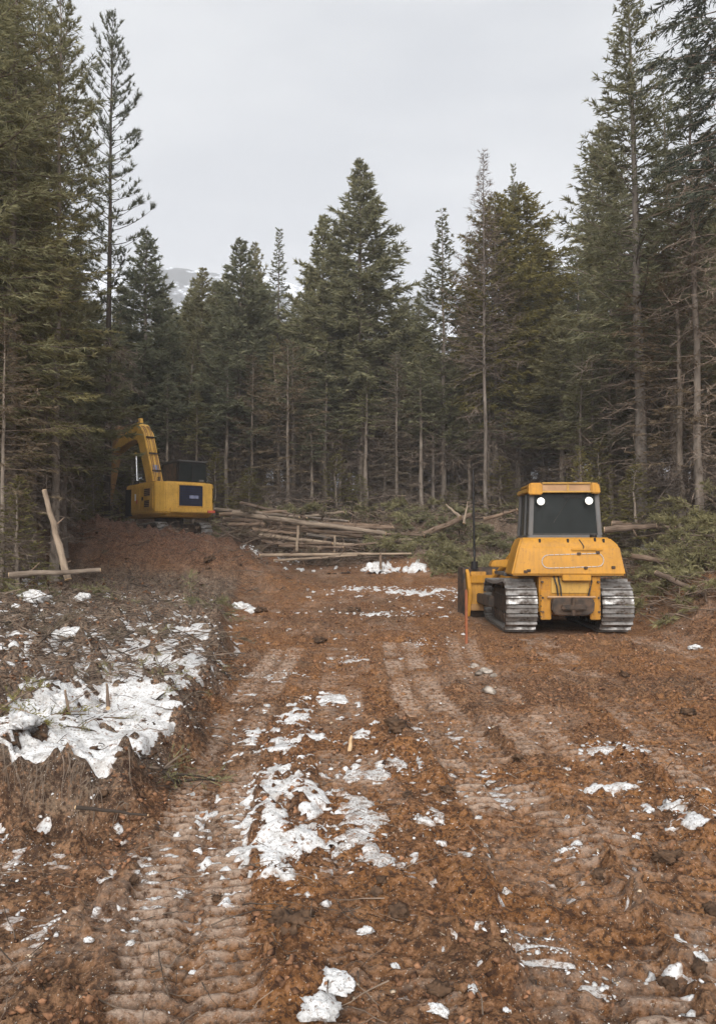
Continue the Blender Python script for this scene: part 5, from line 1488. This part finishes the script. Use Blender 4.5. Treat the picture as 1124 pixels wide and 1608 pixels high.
# small yellow tool box standing out over the left track
MB().prism([(-1.28, 1.26), (-1.22, 1.40), (-.86, 1.42), (-.60, 1.40), (-.60, 1.24)], 'y', 1.75, 2.15).build('tool_box', Y, bd, bevel=.02)
# blade: curved mouldboard turned a little, left end towards the rear
bl_ = empty('blade', (0, 4.25, 0), R(13), bd)
prof_ = []
for k in range(9):
    t = k / 8
    prof_.append((.16 - .30 * math.sin(math.pi * (t * .9 + .05)) * 1.0, -.06 + 1.26 * t))
out_ = prof_ + [(p[0] - .05, p[1]) for p in reversed(prof_)]
MB().prism(out_, 'x', -1.70, 1.70).build('mouldboard', M['dark_muddy'], bl_, bevel=.008)
for k, x0 in enumerate((-1.62, -.95, -.3, .3, .95, 1.62)):
    MB().prism([(-.20, .05), (-.08, -.02), (-.10, 1.16), (-.20, 1.05), (-.34, .62)], 'x', x0 - .04, x0 + .04).build('blade_rib', Y, bl_, bevel=.008)
MB().box(-1.58, 1.58, -.28, -.16, .82, 1.02).build('blade_beam', Y, bl_, bevel=.02)
MB().box(-1.58, 1.58, -.27, -.14, .18, .34).build('blade_beam', M['tan'], bl_, bevel=.02)
MB().box(-1.56, -1.18, -.215, -.165, .26, 1.10).build('back_plate', M['yellow_dirty'], bl_, bevel=.012)
MB().prism([(-.24, -.08), (.26, -.08), (.20, 1.2), (-.16, 1.20), (-.30, .5)], 'x', -1.745, -1.70).build('end_plate', M['dark_muddy'], bl_, bevel=.008)
MB().prism([(-.24, -.08), (.26, -.08), (.20, 1.2), (-.16, 1.20), (-.30, .5)], 'x', 1.70, 1.745).build('end_plate', M['yellow_dirty'], bl_, bevel=.008)
MB().box(-1.74, 1.74, .10, .20, -.10, .10).build('cutting_edge', M['dark_muddy'], bl_, bevel=.005)
ms = MB().tube([(-1.43, -.10, 1.16), (-1.43, -.10, 1.34)], .085, 14).build('mast_socket', M['black_paint'], bl_, smooth=True)
MB().tube([(-1.43, -.10, 1.32), (-1.45, -.10, 3.55)], .026, 10).build('mast', M['black_paint'], ms, smooth=True)
MB().tube([(-1.43, -.10, 1.45), (-1.43, -.10, 1.62)], .034, 10).build('mast_clamp', M['rubber'], ms, smooth=True)

# ------------------------------------------------------------------ excavator (local: +y is where the boom points)
ex_p = at(266, 800, 31.0)
EXZ = 1.93
ALPHA = R(38)
ex = empty('excavator', (ex_p.x, 31.0, EXZ), ALPHA)
tag(ex, 'yellow tracked excavator on the dirt mound with its boom raised into the trees', 'excavator')
S2 = shoe_mesh(.45, .15, 3, .02)
for sx in (-1, 1):
    fr = empty('track_assembly', (sx * .88, -1.45, -.06), 0, ex)
    path, ln_ = track_path(.35, .38, .33, 2.55, .38, .33, 36)
    for (y, z, a) in path: link('track_shoe', S2, fr, (0, y, z), (a + math.pi, 0, 0))
    MB().box(-.14, .14, .35, 2.55, .22, .52).build('track_frame', M['dark_muddy'], fr, bevel=.02)
    wheel('sprocket', fr, 0, .35, .38, .25, .1, M['dark_muddy'], 12)
    wheel('idler', fr, 0, 2.55, .38, .27, .14, M['dark_muddy'])
MB().box(-.75, .75, -.75, .75, .30, .62).build('car_body', M['dark_muddy'], ex, bevel=.03)
MB().tube([(0, 0, .60), (0, 0, .86)], .55, 24).build('slew_ring', M['dark_muddy'], ex, smooth=True)
# house: base deck with chamfered rear corners + body
z0, z1, z2 = .88, 1.03, 2.16
def foot(w, yr, yf, ch):
    return [(-w, yf), (-w, yr + ch), (-w + ch * .8, yr), (w - ch * .5, yr), (w, yr + ch * .6), (w, yf)]
hs = MB()
a_ = foot(1.02, -1.46, 1.38, .30); b_ = foot(1.17, -1.62, 1.42, .34)
v = [(x, y, z0 - .02) for x, y in a_] + [(x, y, z1) for x, y in b_] + [(x, y, z2 - .10) for x, y in b_] + [(x * .985, y * .985, z2) for x, y in b_]
fc = [tuple(range(5, -1, -1)), tuple(18 + i for i in range(6))]
for L_ in range(3): fc += [(L_ * 6 + i, L_ * 6 + (i + 1) % 6, L_ * 6 + 6 + (i + 1) % 6, L_ * 6 + 6 + i) for i in range(6)]
hs.add(v, fc)
house = hs.build('house', M['yellow_ex'], ex, bevel=.03)
MB().box(-.74, .78, -1.70, -1.60, 1.02, 1.20).build('bumper_ledge', M['yellow_ex'], house, bevel=.03)
# dark rear grille opening with frame and pale decal
MB().box(-.36, .60, -1.632, -1.60, 1.28, 2.04).build('rear_grille', M['glass_blue'], house, bevel=.006)
for zz in np.linspace(1.34, 1.98, 8):
    MB().box(-.34, .58, -1.640, -1.630, zz - .012, zz + .012).build('grille_slat', M['black_paint'], house)
MB().box(.05, .42, -1.648, -1.640, 1.56, 1.68).build('decal', M['blue_mark'], house)
for (a, b, c, d) in ((-.40, -.36, 1.24, 2.08), (.60, .64, 1.24, 2.08)):
    MB().box(a, b, -1.65, -1.60, c, d).build('grille_frame', M['yellow_ex'], house, bevel=.006)
for zz in (1.24, 2.05):
    MB().box(-.36, .60, -1.65, -1.60, zz, zz + .035).build('grille_frame', M['yellow_ex'], house, bevel=.006)
# left side: access door with dark vents, small decals
xd = -1.17
dr = MB().box(xd - .022, xd, -1.16, -.08, 1.16, 2.02).build('access_door', M['yellow_ex'], house, bevel=.01)
for (ya, yb_, za_, zb_) in ((-.94, -.38, 1.66, 1.94), (-.88, -.40, 1.24, 1.50)):
    MB().box(xd - .030, xd - .020, ya, yb_, za_, zb_).build('vent', M['brown_plate'], dr)
    for k in range(4):
        zz = za_ + (zb_ - za_) * (k + .5) / 4
        MB().box(xd - .042, xd - .029, ya + .03, yb_ - .03, zz - .02, zz + .012).build('louvre', M['black_paint'], dr)
MB().box(xd - .05, xd - .02, -.30, -.20, 1.50, 1.64).build('door_latch', M['black_paint'], dr, bevel=.008)
MB().box(xd - .016, xd, .04, .82, 1.16, 2.02).build('front_panel', M['yellow_ex'], house, bevel=.01)
MB().box(xd - .024, xd - .015, .40, .52, 1.52, 1.78).build('decal', M['white_mark'], house)
MB().box(xd - .024, xd - .015, .26, .36, 1.40, 1.56).build('decal', M['red_mark'], house)
MB().box(xd - .02, xd + .3, .90, 1.46, .94, 2.0).build('tool_locker', M['black_paint'], house, bevel=.02)
# zigzag emblem at the right rear corner
pts = [(1.035, 1.98), (1.10, 1.88), (1.04, 1.76), (1.11, 1.66), (1.04, 1.54), (1.10, 1.42)]
em = MB()
for p, q in zip(pts, pts[1:]):
    f_ = lambda x: -1.62 + (x - 1.0) * 1.2 - .012
    em.tube([(p[0], f_(p[0]), p[1]), (q[0], f_(q[0]), q[1])], .016, 5)
em.build('emblem', M['black_paint'], house)
MB().box(-.80, .80, -1.48, -1.30, 2.155, 2.19).build('hood_ridge', M['yellow_pale'], house, bevel=.01)
MB().box(.80, 1.10, -1.695, -1.61, 1.04, 1.13).build('reflector', M['red_mark'], house, bevel=.008)
MB().box(-1.10, .0, -1.2, .4, 2.12, 2.20).build('engine_cover', M['yellow_pale'], house, bevel=.02)
MB().tube([(-.75, -.7, 2.18), (-.75, -.7, 2.40)], .05, 10).build('exhaust', M['dark_muddy'], house, smooth=True)
# cab
cz0, cz1 = 2.10, 3.02
ca = empty('cab', (0, 0, 0), 0, ex)
MB().box(-.16, 1.13, -1.02, .55, 1.1, cz0 + .04).build('cab_base', M['black_paint'], ca, bevel=.03)
MB().hexa([(-.14, -1.0, cz0), (1.12, -1.0, cz0), (1.12, .55, cz0), (-.14, .55, cz0)], [(-.10, -.96, cz1), (1.08, -.96, cz1), (1.08, .42, cz1), (-.10, .42, cz1)]).build('cab_shell', M['black_paint'], ca, bevel=.04)
rp = MB().hexa([(-.06, -1.012, cz0 + .08), (1.04, -1.012, cz0 + .08), (1.04, -1.0, cz0 + .08), (-.06, -1.0, cz0 + .08)], [(-.03, -.985, cz1 - .08), (1.01, -.985, cz1 - .08), (1.01, -.97, cz1 - .08), (-.03, -.97, cz1 - .08)]).build('rear_window', M['glass'], ca)
MB().box(.46, .49, -1.016, -.985, cz0 + .09, cz1 - .10).build('window_bar', M['black_paint'], rp)
MB().hexa([(-.153, -.86, cz0 + .06), (-.141, -.86, cz0 + .06), (-.141, .40, cz0 + .06), (-.153, .40, cz0 + .06)], [(-.115, -.84, cz1 - .07), (-.103, -.84, cz1 - .07), (-.103, .30, cz1 - .07), (-.115, .30, cz1 - .07)]).build('side_panel', M['dark_muddy'], ca)
MB().box(-.16, 1.14, -1.03, .50, cz1 - .01, cz1 + .045).build('roof', M['grey_paint'], ca, bevel=.025)
MB().box(.75, .95, -1.04, -.98, cz0 + .16, cz0 + .24).build('tail_lamp', M['grey_paint'], ca, bevel=.01)
# boom: bent box beam in the local yz plane
bx0, bx1 = -.70, -.28
boom_c = [(-.05, 1.55), (.30, 2.35), (.80, 3.35), (1.15, 4.05), (1.52, 4.36), (2.1, 4.36), (3.3, 4.10), (4.1, 3.86)]
boom_w = [.26, .30, .31, .33, .33, .28, .20, .14]
top, bot = [], []
for i, (p, w) in enumerate(zip(boom_c, boom_w)):
    a = np.array(boom_c[max(i - 1, 0)]); b = np.array(boom_c[min(i + 1, len(boom_c) - 1)])
    t = (b - a) / np.linalg.norm(b - a); n = np.array([-t[1], t[0]])
    top.append(tuple(np.array(p) + n * w)); bot.append(tuple(np.array(p) - n * w))
BM = empty('boom', (0, 0, 0), 0, ex)
bq = MB()
for i in range(len(top) - 1):
    # separate quads share edges: build as strip
    pass
n_ = len(top)
vv = [(bx0, y, z) for y, z in top] + [(bx0, y, z) for y, z in bot] + [(bx1, y, z) for y, z in top] + [(bx1, y, z) for y, z in bot]
ff = []
for i in range(n_ - 1):
    ff += [(i, i + 1, n_ + i + 1, n_ + i), (2 * n_ + i, 3 * n_ + i, 3 * n_ + i + 1, 2 * n_ + i + 1), (i, 2 * n_ + i, 2 * n_ + i + 1, i + 1), (n_ + i, n_ + i + 1, 3 * n_ + i + 1, 3 * n_ + i)]
ff += [(0, n_, 3 * n_, 2 * n_), (n_ - 1, 3 * n_ - 1, 4 * n_ - 1, 2 * n_ - 1)]
bq.add(vv, ff)
bq.build('boom_beam', M['yellow_ex'], BM, bevel=.02)
def off(i0, t, k):
    c0, c1 = np.array(boom_c[i0]), np.array(boom_c[i0 + 1]); p = c0 + (c1 - c0) * t
    d = (c1 - c0) / np.linalg.norm(c1 - c0); n = np.array([-d[1], d[0]])
    w = boom_w[i0] + (boom_w[i0 + 1] - boom_w[i0]) * t
    p = p + n * (w + k); return (float(p[0]), float(p[1]))
# hydraulic pipes along the back of the boom
for xx in (-.62, -.55, -.42, -.36):
    pp = [(xx, *off(i, t, .03)) for i, t in ((0, .5), (1, .2), (1, .8), (2, .5), (3, .1), (3, .6), (4, .2), (4, .9))]
    MB().tube(pp, .018, 6).build('hydraulic_pipe', M['tan'], BM, smooth=True)
for i, t in ((1, .2), (1, .9), (2, .8)):
    y_, z_ = off(i, t, .045)
    MB().box(-.66, -.32, y_ - .03, y_ + .03, z_ - .03, z_ + .03).build('pipe_clamp', M['dark_muddy'], BM)
y_, z_ = off(1, .15, .012)
y2, z2_ = off(1, .45, .012)
MB().hexa([(-.60, y_, z_), (-.34, y_, z_), (-.34, y_ + .01, z_), (-.60, y_ + .01, z_)], [(-.60, y2, z2_), (-.34, y2, z2_), (-.34, y2 + .01, z2_), (-.60, y2 + .01, z2_)]).build('decal', M['blue_mark'], BM)
# boom lift cylinders
for sx in (-.78, -.20):
    lc = MB().tube([(sx, 1.15, 1.35), (sx, 1.30, 2.35)], .085, 12).build('lift_cylinder', M['black_paint'], BM, smooth=True)
    MB().tube([(sx, 1.30, 2.30), (sx, 1.42, 3.40)], .045, 10).build('piston_rod', M['chrome'], lc, smooth=True)
    MB().tube([(sx - .07, 1.42, 3.42), (sx + .07, 1.42, 3.42)], .08, 10).build('pin_boss', M['yellow_ex'], lc, smooth=True)
# arm cylinder over the boom, then arm and bucket
ac = MB().tube([(-.49, 1.75, 4.86), (-.49, 2.75, 4.86)], .085, 12).build('arm_cylinder', M['chrome'], BM, smooth=True)
MB().tube([(-.49, 2.70, 4.86), (-.49, 3.90, 4.82)], .05, 10).build('piston_rod', M['chrome'], ac, smooth=True)
MB().prism([(1.55, 4.62), (1.95, 4.60), (1.85, 4.95), (1.65, 4.95)], 'x', -.56, -.42).build('cylinder_bracket', M['yellow_ex'], BM, bevel=.01)
AR = empty('arm', (0, 0, 0), 0, ex)
MB().prism([(3.78, 4.86), (4.02, 4.92), (4.42, 4.10), (5.35, 1.55), (5.20, 1.45), (4.0, 3.75)], 'x', -.64, -.34).build('arm_beam', M['tan'], AR, bevel=.02)
bc = MB().tube([(-.49, 4.35, 4.25), (-.49, 5.10, 2.65)], .065, 10).build('bucket_cylinder', M['black_paint'], AR, smooth=True)
MB().tube([(-.49, 5.10, 2.65), (-.49, 5.45, 1.95)], .035, 8).build('piston_rod', M['chrome'], bc, smooth=True)
bk = [(5.10, 1.55), (5.55, 1.60), (5.62, 1.05), (5.40, .62), (4.95, .50), (4.62, .70), (4.70, .78), (4.98, .66), (5.30, .78), (5.45, 1.10), (5.30, 1.35)]
bu = MB().prism(bk, 'x', -.94, -.04).build('bucket', M['dark_muddy'], AR, bevel=.01)
for sx in (-.94, -.06):
    MB().prism([(5.10, 1.55), (5.55, 1.60), (5.62, 1.05), (5.40, .62), (4.95, .50), (4.62, .70), (4.95, 1.20)], 'x', sx - .012, sx + .03).build('bucket_side', M['dark_muddy'], bu, bevel=.005)
for k in range(5):
    x = -.86 + k * .185
    MB().hexa([(x - .035, 4.60, .68), (x + .035, 4.60, .68), (x + .035, 4.66, .76), (x - .035, 4.66, .76)], [(x - .012, 4.42, .80), (x + .012, 4.42, .80), (x + .012, 4.44, .83), (x - .012, 4.44, .83)]).build('bucket_tooth', M['shoe'], bu)

# ------------------------------------------------------------------ air between here and the mountains
hz_m = bpy.data.materials.new('pale_air'); hz_m.use_nodes = True
nt = hz_m.node_tree; nt.nodes.clear()
ho = nt.nodes.new('ShaderNodeOutputMaterial'); hv = nt.nodes.new('ShaderNodeVolumePrincipled')
hv.inputs['Color'].default_value = (0.95, 0.965, 1.0, 1)
hv.inputs['Density'].default_value = 0.0009
nt.links.new(hv.outputs[0], ho.inputs['Volume'])
hb_ = MB().box(float(GX.min()) - 60, float(GX.max()) + 60, float(GY.min()) - 60, float(GY.max()) + 60, float(min(0, GZ.min())) - 1.5, 385)
if HAZE:
    tag(hb_.build('haze', hz_m), 'thin pale blue mountain air', 'haze', kind='stuff')
